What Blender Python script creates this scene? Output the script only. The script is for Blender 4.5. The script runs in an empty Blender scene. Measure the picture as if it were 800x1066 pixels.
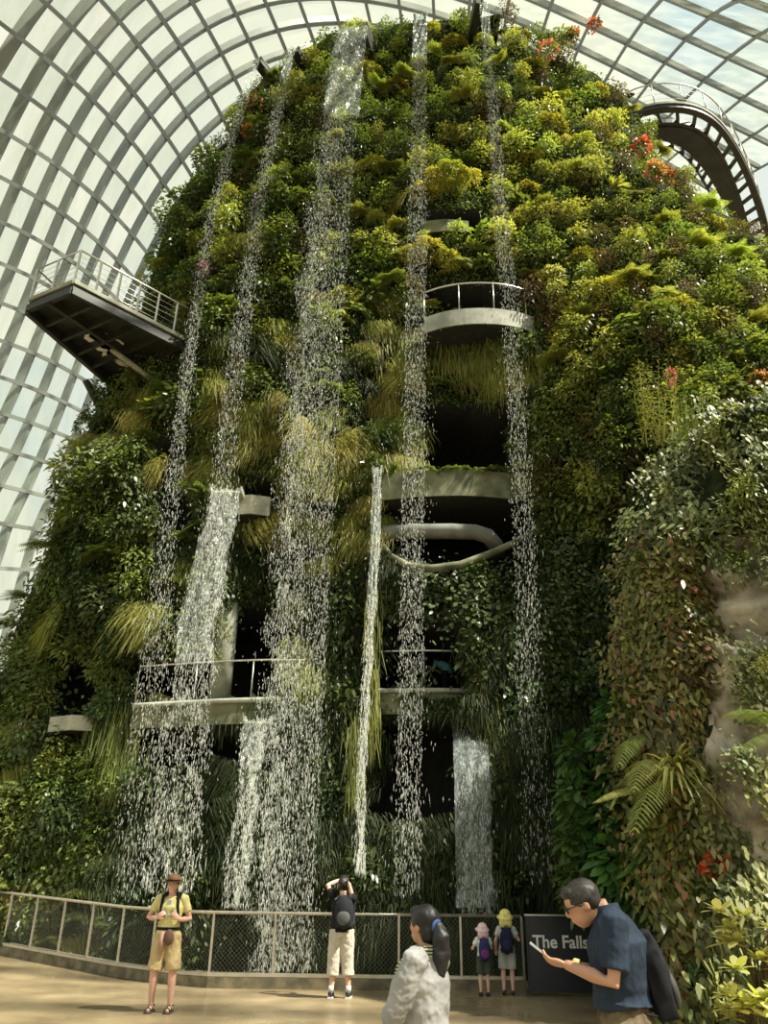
import bpy, bmesh, math, random
import numpy as np
from mathutils import Vector, Matrix

# ------------------------------------------------------------------ camera, world, sun, exposure
SC = bpy.context.scene
COL = SC.collection
F = 830.0
PITCH = math.radians(25.25)
ROLL = -25 / 1760.0
CAM_H = 1.55
CP, SP = math.cos(PITCH), math.sin(PITCH)
CR, SR = math.cos(ROLL), math.sin(ROLL)

def make_camera():
    cam = bpy.data.cameras.new('camera')
    cam.sensor_fit = 'VERTICAL'
    cam.sensor_height = 36.0
    cam.lens = F / 1066.0 * 36.0
    cam.clip_end = 500
    o = bpy.data.objects.new('camera', cam)
    COL.objects.link(o)
    fwd = Vector((0, CP, SP)); r = Vector((1, 0, 0)); u = Vector((0, -SP, CP))
    ri = r * CR - u * SR
    ui = r * SR + u * CR
    m = Matrix((ri, ui, -fwd)).transposed().to_4x4()
    m.translation = Vector((0, 0, CAM_H))
    o.matrix_world = m
    SC.camera = o
make_camera()

SUN_DIR = Vector((0.54, -0.21, 0.81)).normalized()
def make_light():
    w = bpy.data.worlds.new('sky'); SC.world = w; w.use_nodes = True
    nt = w.node_tree; nt.nodes.clear()
    N = nt.nodes.new; L = nt.links.new
    tc = N('ShaderNodeTexCoord')
    n1 = N('ShaderNodeTexNoise'); n1.inputs['Scale'].default_value = 3.2; n1.inputs['Detail'].default_value = 6
    L(tc.outputs['Generated'], n1.inputs['Vector'])
    rp = N('ShaderNodeValToRGB')
    e = rp.color_ramp.elements
    e[0].position = .37; e[0].color = (0.58, 0.74, 0.82, 1)
    e[1].position = .52; e[1].color = (0.92, 0.92, 0.75, 1)
    L(n1.outputs['Fac'], rp.inputs['Fac'])
    sep = N('ShaderNodeSeparateXYZ'); L(tc.outputs['Generated'], sep.inputs[0])
    rg = N('ShaderNodeMapRange'); rg.inputs['From Min'].default_value = -.08; rg.inputs['From Max'].default_value = .06
    L(sep.outputs['Z'], rg.inputs['Value'])
    mx = N('ShaderNodeMix'); mx.data_type = 'RGBA'
    L(rg.outputs[0], mx.inputs['Factor'])
    mx.inputs['A'].default_value = (.10, .11, .08, 1)
    L(rp.outputs['Color'], mx.inputs['B'])
    bg = N('ShaderNodeBackground'); bg.inputs['Strength'].default_value = WORLD_STRENGTH
    L(mx.outputs['Result'], bg.inputs['Color'])
    out = N('ShaderNodeOutputWorld'); L(bg.outputs[0], out.inputs['Surface'])
    s = bpy.data.lights.new('sun', 'SUN'); s.energy = SUN_ENERGY; s.angle = math.radians(1.5)
    s.color = (1.0, 0.94, 0.80)
    so = bpy.data.objects.new('sun', s); COL.objects.link(so)
    so.rotation_euler = SUN_DIR.to_track_quat('Z', 'Y').to_euler()
WORLD_STRENGTH = 0.84
SUN_ENERGY = 9.5
make_light()
vs = SC.view_settings
vs.view_transform = 'Standard'; vs.look = 'None'; vs.gamma = 1; vs.exposure = 0.3; vs.use_curve_mapping = False
SC.cycles.max_bounces = 6
SC.cycles.transparent_max_bounces = 24
SC.cycles.caustics_reflective = False
SC.cycles.caustics_refractive = False

# ------------------------------------------------------------------ helpers
rng = np.random.default_rng(11)
random.seed(5)

def proj(p):
    p = np.asarray(p, float)
    X, Y, Z = p[..., 0], p[..., 1], p[..., 2] - CAM_H
    d = Y * CP + Z * SP
    u = -Y * SP + Z * CP
    a = F * X / d; b = F * u / d
    return 400 + a * CR - b * SR, 533 - (a * SR + b * CR)

def ray(px, py):
    x = np.asarray(px, float) - 400; y = 533 - np.asarray(py, float)
    a = x * CR + y * SR; b = -x * SR + y * CR
    return np.stack([a, F * CP - b * SP, F * SP + b * CP], -1)

def at(px, py, Y):
    """point of the place seen at photo pixel (px,py) at distance Y"""
    d = ray(px, py)
    d = d / d[..., 1:2] * np.asarray(Y, float)[..., None] if np.ndim(Y) else d / d[..., 1:2] * Y
    d[..., 2] += CAM_H
    return d

def ground(px, py):
    d = ray(px, py)
    d = d * (-CAM_H / d[..., 2:3])
    d[..., 2] = 0
    return d

def nmat(name, color, rough=.6, metal=0, var=.0, scale=8, bump=0.0, spec=.5, color2=None):
    m = bpy.data.materials.new(name); m.use_nodes = True
    nt = m.node_tree; b = nt.nodes['Principled BSDF']
    b.inputs['Roughness'].default_value = rough
    b.inputs['Metallic'].default_value = metal
    b.inputs['Specular IOR Level'].default_value = spec
    c = (*color, 1)
    tc = nt.nodes.new('ShaderNodeTexCoord')
    n = nt.nodes.new('ShaderNodeTexNoise'); n.inputs['Scale'].default_value = scale; n.inputs['Detail'].default_value = 5
    nt.links.new(tc.outputs['Object'], n.inputs['Vector'])
    if color2 is None:
        color2 = tuple(min(1, v * (1 + var)) for v in color); lo = tuple(v * (1 - var) for v in color)
    else:
        lo = color
    r = nt.nodes.new('ShaderNodeValToRGB')
    r.color_ramp.elements[0].position = .35; r.color_ramp.elements[1].position = .65
    r.color_ramp.elements[0].color = (*lo, 1); r.color_ramp.elements[1].color = (*color2, 1)
    nt.links.new(n.outputs['Fac'], r.inputs['Fac'])
    nt.links.new(r.outputs['Color'], b.inputs['Base Color'])
    if bump:
        bp = nt.nodes.new('ShaderNodeBump'); bp.inputs['Strength'].default_value = bump
        nt.links.new(n.outputs['Fac'], bp.inputs['Height']); nt.links.new(bp.outputs[0], b.inputs['Normal'])
    return m

def np_mesh(name, V, faces, mat=None, smooth=False):
    """V (n,3); faces: (m,4) or (m,3) int array or list"""
    me = bpy.data.meshes.new(name)
    V = np.asarray(V, np.float32)
    if isinstance(faces, np.ndarray):
        m, k = faces.shape
        me.vertices.add(len(V)); me.vertices.foreach_set('co', V.ravel())
        me.loops.add(m * k); me.loops.foreach_set('vertex_index', faces.astype(np.int32).ravel())
        me.polygons.add(m)
        me.polygons.foreach_set('loop_start', np.arange(0, m * k, k, dtype=np.int32))
        me.update(calc_edges=True)
    else:
        me.from_pydata([tuple(map(float, v)) for v in V], [], [tuple(int(i) for i in f) for f in faces])
    if mat: me.materials.append(mat)
    if smooth: me.polygons.foreach_set('use_smooth', np.ones(len(me.polygons), bool))
    me.update()
    return me

def link(name, me, parent=None, loc=None, rot=None):
    o = bpy.data.objects.new(name, me); COL.objects.link(o)
    if parent: o.parent = parent
    if loc is not None: o.location = tuple(float(v) for v in loc)
    if rot is not None: o.rotation_euler = rot
    return o

def tag(o, label=None, cat=None, group=None, kind=None):
    if label: o['label'] = label
    if cat: o['category'] = cat
    if group: o['group'] = group
    if kind: o['kind'] = kind
    return o

def empty(name, loc, label, cat, group=None, rz=0):
    o = bpy.data.objects.new(name, None); COL.objects.link(o)
    o.empty_display_size = .1
    o.location = tuple(float(v) for v in loc); o.rotation_euler = (0, 0, rz)
    return tag(o, label, cat, group)

class MB:
    """collects simple shapes into one mesh"""
    def __init__(s): s.V = []; s.Fc = []
    def add(s, V, Fc):
        n = len(s.V); s.V += [tuple(map(float, v)) for v in V]; s.Fc += [tuple(i + n for i in f) for f in Fc]; return s
    def box(s, c, size, axes=None):
        c = Vector(c); h = [v / 2 for v in size]
        ax = axes or (Vector((1, 0, 0)), Vector((0, 1, 0)), Vector((0, 0, 1)))
        P = [c + ax[0] * (i * h[0]) + ax[1] * (j * h[1]) + ax[2] * (k * h[2]) for k in (-1, 1) for j in (-1, 1) for i in (-1, 1)]
        return s.add(P, [(0, 2, 3, 1), (4, 5, 7, 6), (0, 1, 5, 4), (2, 6, 7, 3), (0, 4, 6, 2), (1, 3, 7, 5)])
    def bar(s, a, b, w, h, up=Vector((0, 0, 1))):
        a = Vector(a); b = Vector(b); d = (b - a); L = d.length; d.normalize()
        x = d.cross(Vector(up)).normalized(); y = x.cross(d)
        return s.box((a + b) / 2, (w, h, L), (x, y, d))
    def tube(s, pts, r, n=8, cap=True):
        pts = [Vector(p) for p in pts]; R = r if hasattr(r, '__len__') else [r] * len(pts)
        base = len(s.V); prev = None
        for i, p in enumerate(pts):
            d = (pts[min(i + 1, len(pts) - 1)] - pts[max(i - 1, 0)]).normalized()
            if prev is None:
                a = d.orthogonal().normalized()
            else:
                a = (prev - d * prev.dot(d)).normalized()
            prev = a; b = d.cross(a)
            for k in range(n):
                t = 2 * math.pi * k / n
                s.V.append(tuple(p + (a * math.cos(t) + b * math.sin(t)) * R[i]))
        for i in range(len(pts) - 1):
            for k in range(n):
                a0 = base + i * n + k; a1 = base + i * n + (k + 1) % n
                s.Fc.append((a0, a1, a1 + n, a0 + n))
        if cap:
            s.Fc.append(tuple(base + k for k in range(n))[::-1])
            s.Fc.append(tuple(base + (len(pts) - 1) * n + k for k in range(n)))
        return s
    def ell(s, c, r, nu=14, nv=10, M=None):
        c = Vector(c); base = len(s.V)
        def tr(v): return c + (M @ v if M else v)
        s.V.append(tuple(tr(Vector((0, 0, -r[2])))))
        for j in range(1, nv):
            ph = -math.pi / 2 + math.pi * j / nv
            for i in range(nu):
                th = 2 * math.pi * i / nu
                s.V.append(tuple(tr(Vector((r[0] * math.cos(ph) * math.cos(th), r[1] * math.cos(ph) * math.sin(th), r[2] * math.sin(ph))))))
        s.V.append(tuple(tr(Vector((0, 0, r[2])))))
        top = len(s.V) - 1
        for i in range(nu):
            s.Fc.append((base, base + 1 + (i + 1) % nu, base + 1 + i))
            s.Fc.append((top, top - nu + i, top - nu + (i + 1) % nu))
        for j in range(nv - 2):
            for i in range(nu):
                a = base + 1 + j * nu + i; b = base + 1 + j * nu + (i + 1) % nu
                s.Fc.append((a, b, b + nu, a + nu))
        return s
    def build(s, name, mat, parent=None, smooth=False, loc=None):
        me = np_mesh(name, s.V, s.Fc, mat, smooth)
        o = link(name, me, parent, loc)
        return o

def lerp(x, xs, ys): return np.interp(x, xs, ys)
def sstep(x, a, b):
    t = np.clip((x - a) / (b - a), 0, 1); return t * t * (3 - 2 * t)

# ------------------------------------------------------------------ materials
M_CONC = nmat('concrete', (.34, .34, .27), .8, var=.25, scale=3, bump=.2)
M_STEEL = nmat('brushed_steel', (.55, .53, .46), .35, .8, var=.1)
M_DARKSTEEL = nmat('dark_steel', (.035, .037, .033), .5, .3, var=.3, scale=2)
M_RIB = nmat('grey_rib_paint', (.22, .23, .195), .5, 0, var=.06, scale=.5)
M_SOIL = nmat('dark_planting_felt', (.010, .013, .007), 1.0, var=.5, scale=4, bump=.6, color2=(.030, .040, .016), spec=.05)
M_ROCK = nmat('rock', (.13, .11, .075), .9, scale=2.2, bump=.9, color2=(.42, .37, .27))

def floor_mat():
    m = bpy.data.materials.new('wet_sandstone_floor'); m.use_nodes = True
    nt = m.node_tree; b = nt.nodes['Principled BSDF']; N = nt.nodes.new; L = nt.links.new
    tc = N('ShaderNodeTexCoord')
    n = N('ShaderNodeTexNoise'); n.inputs['Scale'].default_value = 1.1; n.inputs['Detail'].default_value = 8
    L(tc.outputs['Object'], n.inputs['Vector'])
    r = N('ShaderNodeValToRGB'); r.color_ramp.elements[0].position = .3; r.color_ramp.elements[1].position = .7
    r.color_ramp.elements[0].color = (.15, .115, .065, 1); r.color_ramp.elements[1].color = (.33, .26, .15, 1)
    L(n.outputs['Fac'], r.inputs['Fac']); L(r.outputs['Color'], b.inputs['Base Color'])
    n2 = N('ShaderNodeTexNoise'); n2.inputs['Scale'].default_value = .5; n2.inputs['Detail'].default_value = 3
    L(tc.outputs['Object'], n2.inputs['Vector'])
    r2 = N('ShaderNodeMapRange'); r2.inputs['From Min'].default_value = .35; r2.inputs['From Max'].default_value = .65
    r2.inputs['To Min'].default_value = .16; r2.inputs['To Max'].default_value = .42
    L(n2.outputs['Fac'], r2.inputs['Value']); L(r2.outputs[0], b.inputs['Roughness'])
    bp = N('ShaderNodeBump'); bp.inputs['Strength'].default_value = .06; L(n.outputs['Fac'], bp.inputs['Height']); L(bp.outputs[0], b.inputs['Normal'])
    return m

# ------------------------------------------------------------------ floor
def floor_z(x, y):
    return .06 * np.clip(-x - 4.2, 0, 12) * sstep(y, 11, 16)
def build_floor():
    V = []; Fc = []
    xs = np.linspace(-45, 45, 41); ys = np.linspace(-30, 60, 41)
    X, Y = np.meshgrid(xs, ys); V = np.stack([X.ravel(), Y.ravel(), floor_z(X.ravel(), Y.ravel())], 1)
    i = np.arange(40); a = (i[:, None] * 41 + i[None]).ravel()
    Fc = np.stack([a, a + 1, a + 42, a + 41], 1)
    o = link('floor', np_mesh('floor', V, Fc, floor_mat()))
    tag(o, kind='structure')
build_floor()

# ------------------------------------------------------------------ glass dome: surface of arches k and purlins j
DQ = [0.724822623, 0.0323943109, 59.1198251, 1.96513972, -0.184341829, 98.8447478, 2.15645873, -0.378442416, 19.4811542, 0.934691526, -34.2460023, 3.46799229, -3.88288888, 7.50175258, -0.4933006, -0.0769932267, -0.3423005, -8.62630379]
DC = np.array([0.51096, 1.16434, -2.137, -1.22839, 2.11331, 0.56071, -1.31336, -1.91126, 3.01404, -0.48461, -0.07268, -0.62006, -0.36791, -0.55647, -2.3043, 3.84022, 5.5776, -7.9041, -3.2162, 0.40685, 1.54475, 0.78237, -1.60141, 2.15049, 1.80154, -2.16198, 0.21475, 2.50196, -2.78346, 4.81984, 4.07221, -7.65316, -0.65703, 0.39542, 2.31032, -1.45924, -2.24275, 2.25168, 0.94511, -0.32115, 0.64511, 0.65252]).reshape(3, 14)
DEX = [(a, b) for a in range(4) for b in range(5) if a + b <= 4]
def dome(K, J):
    K = np.asarray(K, float); J0 = np.asarray(J, float)
    q = DQ
    def f(K, J):
        th = q[0] + q[1] * J + q[15] * J * J / 100; k = K - 5
        A = q[2] + q[3] * k + q[4] * k * k; B = q[5] + q[6] * k + q[7] * k * k; xc = q[8] + q[9] * k
        X = xc - A * np.sin(th) * (1 + q[14] * (1 - np.cos(th))); Z = q[10] + B * np.cos(th)
        Y = 45 + q[11] * k + q[16] * k * k + q[12] * (Z - 40) / 10 + q[13] * X / 10 + q[17] * X * X / 1000
        u = (K - 4) / 4; v = (J + 3) / 14
        B_ = np.stack([u ** a * v ** b for a, b in DEX], -1)
        return np.stack([X + B_ @ DC[0], Y + B_ @ DC[1], Z + B_ @ DC[2]], -1)
    J = np.minimum(J0, 12.0)
    P = f(K, J)
    ex = np.maximum(J0 - 12, 0)[..., None]
    T = f(K, J) - f(K, J - .5)
    T = T / .5; T[..., 1] *= .6
    P = P + T * ex
    # far right arches: continue the measured spacing straight on
    wr = (sstep(-J0, 6, 14) * (K > 4))[..., None]
    P4 = f(np.full_like(K, 4.), J); P3 = f(np.full_like(K, 3.), J)
    P = P * (1 - wr) + (P4 + (P4 - P3) * (K[..., None] - 4)) * wr
    return P
def sweep(mb, P, Nrm, w, h):
    """rectangular section along points P, thickness h along Nrm"""
    base = len(mb.V); n = len(P); W_ = np.broadcast_to(np.asarray(w, float), (n,))
    for i in range(n):
        w = W_[i]; d = P[min(i + 1, n - 1)] - P[max(i - 1, 0)]; d = d / np.linalg.norm(d)
        nn = Nrm[i] - d * (Nrm[i] @ d); nn = nn / np.linalg.norm(nn)
        s = np.cross(d, nn)
        for a, b in ((-1, -1), (1, -1), (1, 1), (-1, 1)):
            mb.V.append(tuple(P[i] + s * a * w / 2 + nn * b * h / 2))
    for i in range(n - 1):
        for k in range(4):
            a0 = base + i * 4 + k; a1 = base + i * 4 + (k + 1) % 4
            mb.Fc.append((a0, a1, a1 + 4, a0 + 4))
    mb.Fc.append((base, base + 3, base + 2, base + 1)); e = base + (n - 1) * 4; mb.Fc.append((e, e + 1, e + 2, e + 3))
def dome_normal(K, J):
    e = .05
    a = dome(K + e, J) - dome(K - e, J); b = dome(K, J + e) - dome(K, J - e)
    n = np.cross(a, b); n /= np.linalg.norm(n, axis=-1, keepdims=True)
    c = np.array([8., 22., 15.]) - dome(K, J)
    s = np.sign((n * c).sum(-1, keepdims=True))
    return n * s   # points inwards
def jmin(k): return -21 if k > 1 else -24
def jmax(k):
    if k < -.9: return 0
    if k < 0: return 3
    if k < 1.5: return 6
    if k < 3: return 9
    return 16
def build_dome():
    ribs = MB()
    for k in range(-2, 11):
        js = np.arange(jmin(k), jmax(k) + .01, .5)
        P = dome(np.full(len(js), k), js); N = dome_normal(np.full(len(js), k), js)
        keep = P[:, 2] > 0.1
        P, N = P[keep], N[keep]
        dist = np.linalg.norm(P - [0, 0, CAM_H], axis=1)
        sweep(ribs, P - N * .18, N, np.clip(.0100 * dist, .12, .48), .34)
    o = ribs.build('ceiling', M_RIB); tag(o, kind='structure')
    pur = MB()
    for j in range(-24, 17):
        ks = [k for k in np.arange(-2, 10.01, .5) if jmin(k) <= j <= jmax(k)]
        if len(ks) < 2: continue
        P = dome(np.array(ks), np.full(len(ks), j)); N = dome_normal(np.array(ks), np.full(len(ks), j))
        keep = P[:, 2] > 0.1; P, N = P[keep], N[keep]
        if len(P) < 2: continue
        dist = np.linalg.norm(P - [0, 0, CAM_H], axis=1)
        sweep(pur, P + N * .08, N, np.clip(.0042 * dist, .05, .2), .15)
    o = pur.build('trim_1', M_RIB); tag(o, kind='structure')
    # glass panes, one quad per cell (inset a little so each pane is its own island)
    V = []; Fc = []
    for k in range(-2, 10):
        for j in range(-24, 16):
            if not (jmin(k) <= j and j + 1 <= jmax(k)): continue
            P = dome(np.array([k + .04, k + .96, k + .96, k + .04]), np.array([j + .04, j + .04, j + .96, j + .96]))
            if P[:, 2].min() < 0: continue
            n = len(V); V += list(P); Fc.append((n, n + 1, n + 2, n + 3))
    m = bpy.data.materials.new('dome_glass'); m.use_nodes = True
    nt = m.node_tree; nt.nodes.clear(); N = nt.nodes.new; L = nt.links.new
    g = N('ShaderNodeNewGeometry')
    r = N('ShaderNodeValToRGB'); r.color_ramp.elements[0].color = (.84, .89, .84, 1); r.color_ramp.elements[1].color = (1, 1, .96, 1)
    L(g.outputs['Random Per Island'], r.inputs['Fac'])
    t = N('ShaderNodeBsdfTransparent'); L(r.outputs['Color'], t.inputs['Color'])
    gl = N('ShaderNodeBsdfGlossy'); gl.inputs['Roughness'].default_value = .05; gl.inputs['Color'].default_value = (.8, .9, .9, 1)
    df = N('ShaderNodeBsdfTranslucent'); df.inputs['Color'].default_value = (.62, .64, .50, 1)
    tc = N('ShaderNodeTexCoord'); nz = N('ShaderNodeTexNoise'); nz.inputs['Scale'].default_value = .5; nz.inputs['Detail'].default_value = 5
    L(tc.outputs['Object'], nz.inputs['Vector'])
    mr = N('ShaderNodeMapRange'); mr.inputs['From Min'].default_value = .4; mr.inputs['From Max'].default_value = .7
    mr.inputs['To Min'].default_value = .03; mr.inputs['To Max'].default_value = .20; L(nz.outputs['Fac'], mr.inputs['Value'])
    m1 = N('ShaderNodeMixShader'); L(mr.outputs[0], m1.inputs['Fac']); L(t.outputs[0], m1.inputs[1]); L(df.outputs[0], m1.inputs[2])
    m2 = N('ShaderNodeMixShader'); m2.inputs['Fac'].default_value = .08; L(m1.outputs[0], m2.inputs[1]); L(gl.outputs[0], m2.inputs[2])
    o_ = N('ShaderNodeOutputMaterial'); L(m2.outputs[0], o_.inputs['Surface'])
    o = link('window_1', np_mesh('window_1', V, Fc, m)); tag(o, kind='structure')
build_dome()
# arches of the dome over the path, whose shadows stripe the floor
def build_arches():
    mb = MB()
    for i, y in enumerate(np.arange(-22, 12, 3.4)):
        th = np.linspace(0.15, math.pi * .5, 24)
        P = np.stack([2 + 40 * np.cos(th), y - 3 * np.sin(th), 46 * np.sin(th)], 1)
        N = np.stack([-np.cos(th), 0 * th, -np.sin(th)], 1)
        sweep(mb, P, N, .5, .6)
    for a in np.arange(.2, 1.5, .09):
        sweep(mb, np.array([[2 + 40 * math.cos(a), y - 3 * math.sin(a), 46 * math.sin(a)] for y in (-22, -5, 12)]), np.array([[-math.cos(a), 0, -math.sin(a)]] * 3), .2, .2)
    o = mb.build('trim_2', M_RIB); tag(o, kind='structure')
build_arches()

# ------------------------------------------------------------------ the planted mountain
SIL_L = [(-110, 900, 20.5), (-45, 780, 21), (5, 690, 21.5), (35, 600, 22), (66, 520, 22), (96, 440, 22.5), (122, 385, 22.5), (150, 310, 23), (166, 265, 23), (190, 215, 23.5), (224, 165, 23.5), (262, 108, 24), (310, 86, 24), (380, 82, 24)]
SIL_R = [(1150, 560, 16), (1000, 430, 17), (880, 320, 18.5), (800, 262, 19.5), (742, 216, 20.5), (695, 172, 21.5), (655, 125, 22.5), (632, 92, 23), (600, 66, 23.5), (560, 62, 24), (480, 76, 24)]
_L = np.array([at(a, b, y) for a, b, y in SIL_L]); _R = np.array([at(a, b, y) for a, b, y in SIL_R])
ZTOP = max(_L[-1, 2], _R[-1, 2]) + .2
_L = _L[np.argsort(_L[:, 2])]; _R = _R[np.argsort(_R[:, 2])]
def XLf(z): return np.interp(z, _L[:, 2], _L[:, 0])
def XRf(z): return np.interp(z, _R[:, 2], _R[:, 0])
def YLf(z): return np.interp(z, _L[:, 2], _L[:, 1])
def YRf(z): return np.interp(z, _R[:, 2], _R[:, 1])
ZF = [0, 3, 6.3, 8, 12, 18, 24, 30, 34, 37, 39]
YF = [20.4, 20.3, 19.8, 19.4, 19.3, 19.7, 20.1, 20.8, 21.5, 22.2, 23.3]
def vnoise(x, z, s, seed):
    r = np.random.default_rng(seed); tot = 0
    for i in range(6):
        a = r.uniform(0, 2 * math.pi); k = r.uniform(.6, 1.6) / s
        tot = tot + np.sin((x * math.cos(a) + z * math.sin(a)) * k * 2 * math.pi + r.uniform(0, 6.28))
    return tot / 6
def mtn_Y(x, z, bump=True):
    x = np.asarray(x, float); z = np.asarray(z, float)
    xl, xr, yl, yr = XLf(z), XRf(z), YLf(z), YRf(z)
    xc = (xl + xr) / 2; W = np.maximum((xr - xl) / 2, .3)
    t = np.clip((x - xc) / W, -1, 1)
    ys = yl + (yr - yl) * (t + 1) / 2
    yf = np.interp(z, ZF, YF)
    # the right flank comes forward
    yf = yf - 3.2 * sstep(x, 1.5, 8.5) * (1 - sstep(z, 12, 30))
    Y = ys - np.maximum(ys - yf, .6) * (1 - np.abs(t) ** 3.2) ** .6
    if bump:
        Y = Y + .55 * vnoise(x, z, 5.0, 3) + .30 * vnoise(x, z, 2.2, 4)
    return Y
# recesses (galleries, caves) given by where they show: px0,px1,py0,py1,depth
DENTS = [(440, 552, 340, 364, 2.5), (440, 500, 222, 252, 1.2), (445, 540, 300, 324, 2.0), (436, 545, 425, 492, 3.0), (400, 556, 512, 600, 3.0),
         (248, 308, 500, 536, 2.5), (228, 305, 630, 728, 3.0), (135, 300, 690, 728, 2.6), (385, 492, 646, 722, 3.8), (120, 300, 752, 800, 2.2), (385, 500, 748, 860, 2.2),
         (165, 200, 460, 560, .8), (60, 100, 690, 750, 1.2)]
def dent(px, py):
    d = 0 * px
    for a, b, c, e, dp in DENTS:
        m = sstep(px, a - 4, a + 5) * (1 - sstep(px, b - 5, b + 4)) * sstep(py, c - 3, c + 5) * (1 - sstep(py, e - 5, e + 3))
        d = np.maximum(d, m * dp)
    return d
def surf(px, py, bump=True):
    """first hit of the view ray with the mountain surface; nan where it misses"""
    px = np.atleast_1d(np.asarray(px, float)); py = np.atleast_1d(np.asarray(py, float))
    r = ray(px, py); r = r / r[:, 1:2]
    res = np.full((len(px), 3), np.nan); done = np.zeros(len(px), bool)
    prev = np.full(len(px), -9.)
    for Yv in np.arange(8, 27, .1):
        P = r * Yv; P[:, 2] += CAM_H
        ins = (P[:, 0] > XLf(P[:, 2])) & (P[:, 0] < XRf(P[:, 2])) & (P[:, 2] < ZTOP) & (P[:, 2] > 0)
        h = ins & (P[:, 1] >= mtn_Y(P[:, 0], P[:, 2], bump)) & ~done
        res[h] = P[h]; done |= h
    return res
def surf_n(P, e=.35):
    dYx = (mtn_Y(P[:, 0] + e, P[:, 2]) - mtn_Y(P[:, 0] - e, P[:, 2])) / (2 * e)
    dYz = (mtn_Y(P[:, 0], P[:, 2] + e) - mtn_Y(P[:, 0], P[:, 2] - e)) / (2 * e)
    n = np.stack([dYx, -np.ones(len(P)), dYz], 1)
    return n / np.linalg.norm(n, axis=1, keepdims=True)
def build_mountain():
    nu, nv = 260, 330
    zs = np.linspace(-.1, ZTOP, nv); V = []
    t = np.sin(np.linspace(-1, 1, nu) * math.pi / 2)
    for z in zs:
        xl, xr = XLf(z) + .3, XRf(z) - .3; sh = 1 - max(0, (z - (ZTOP - 1.2)) / 1.2) ** 2 * .9
        xc = (xl + xr) / 2; x = xc + (xr - xl) / 2 * t * sh
        Y = mtn_Y(x, np.full(nu, z))
        P = np.stack([x, Y, np.full(nu, z)], 1)
        px, py = proj(P)
        P[:, 1] += dent(px, py)
        V.append(P)
    V = np.array(V)
    # back of the hill
    back = V.copy()[:, ::-1]; back[:, :, 1] = 2 * np.maximum(V[:, :1, 1], V[:, -1:, 1]) + 6 - back[:, :, 1]
    back = back[:, ::12]
    A = np.concatenate([V, back], 1); w = A.shape[1]
    i = np.arange(nv - 1)[:, None] * w; j = np.arange(w)[None]
    a = (i + j); b = (i + (j + 1) % w)
    Fc = np.stack([a.ravel(), b.ravel(), (b + w).ravel(), (a + w).ravel()], 1)
    VV = A.reshape(-1, 3)
    top = np.arange((nv - 1) * w, nv * w)
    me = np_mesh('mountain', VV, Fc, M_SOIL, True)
    me.materials.append(nmat('recess_shade', (.010, .011, .009), .95, var=.3))  # near-black on the recess faces, their shade put into the colour
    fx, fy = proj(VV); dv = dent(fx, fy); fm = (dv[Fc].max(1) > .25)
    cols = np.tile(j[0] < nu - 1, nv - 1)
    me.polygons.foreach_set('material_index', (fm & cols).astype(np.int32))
    o = link('mountain', me)
    tag(o, 'steep planted mountain with dark felt wall behind all the waterfalls', 'mountain', kind='structure')
    # cap
    c = A[-1].mean(0); c[2] += .2
    bm = bmesh.new(); bm.from_mesh(me); bm.verts.ensure_lookup_table()
    tv = [bm.verts[int(q)] for q in top]; cv = bm.verts.new(c)
    for q in range(w): bm.faces.new((tv[q], tv[(q + 1) % w], cv))
    bm.to_mesh(me); bm.free()
build_mountain()

# ------------------------------------------------------------------ galleries, balconies and ledges on the mountain
M_MOSSCONC = nmat('mossy_concrete', (.07, .085, .04), .9, scale=2.5, bump=.4, color2=(.20, .20, .12))
M_LIGHTCONC = nmat('pale_concrete', (.34, .35, .29), .8, var=.2, scale=3)
M_SHADE = nmat('under_slab_shade', (.02, .022, .018), .9, var=.3)  # near-black colour for the painted shade under the slabs

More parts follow.
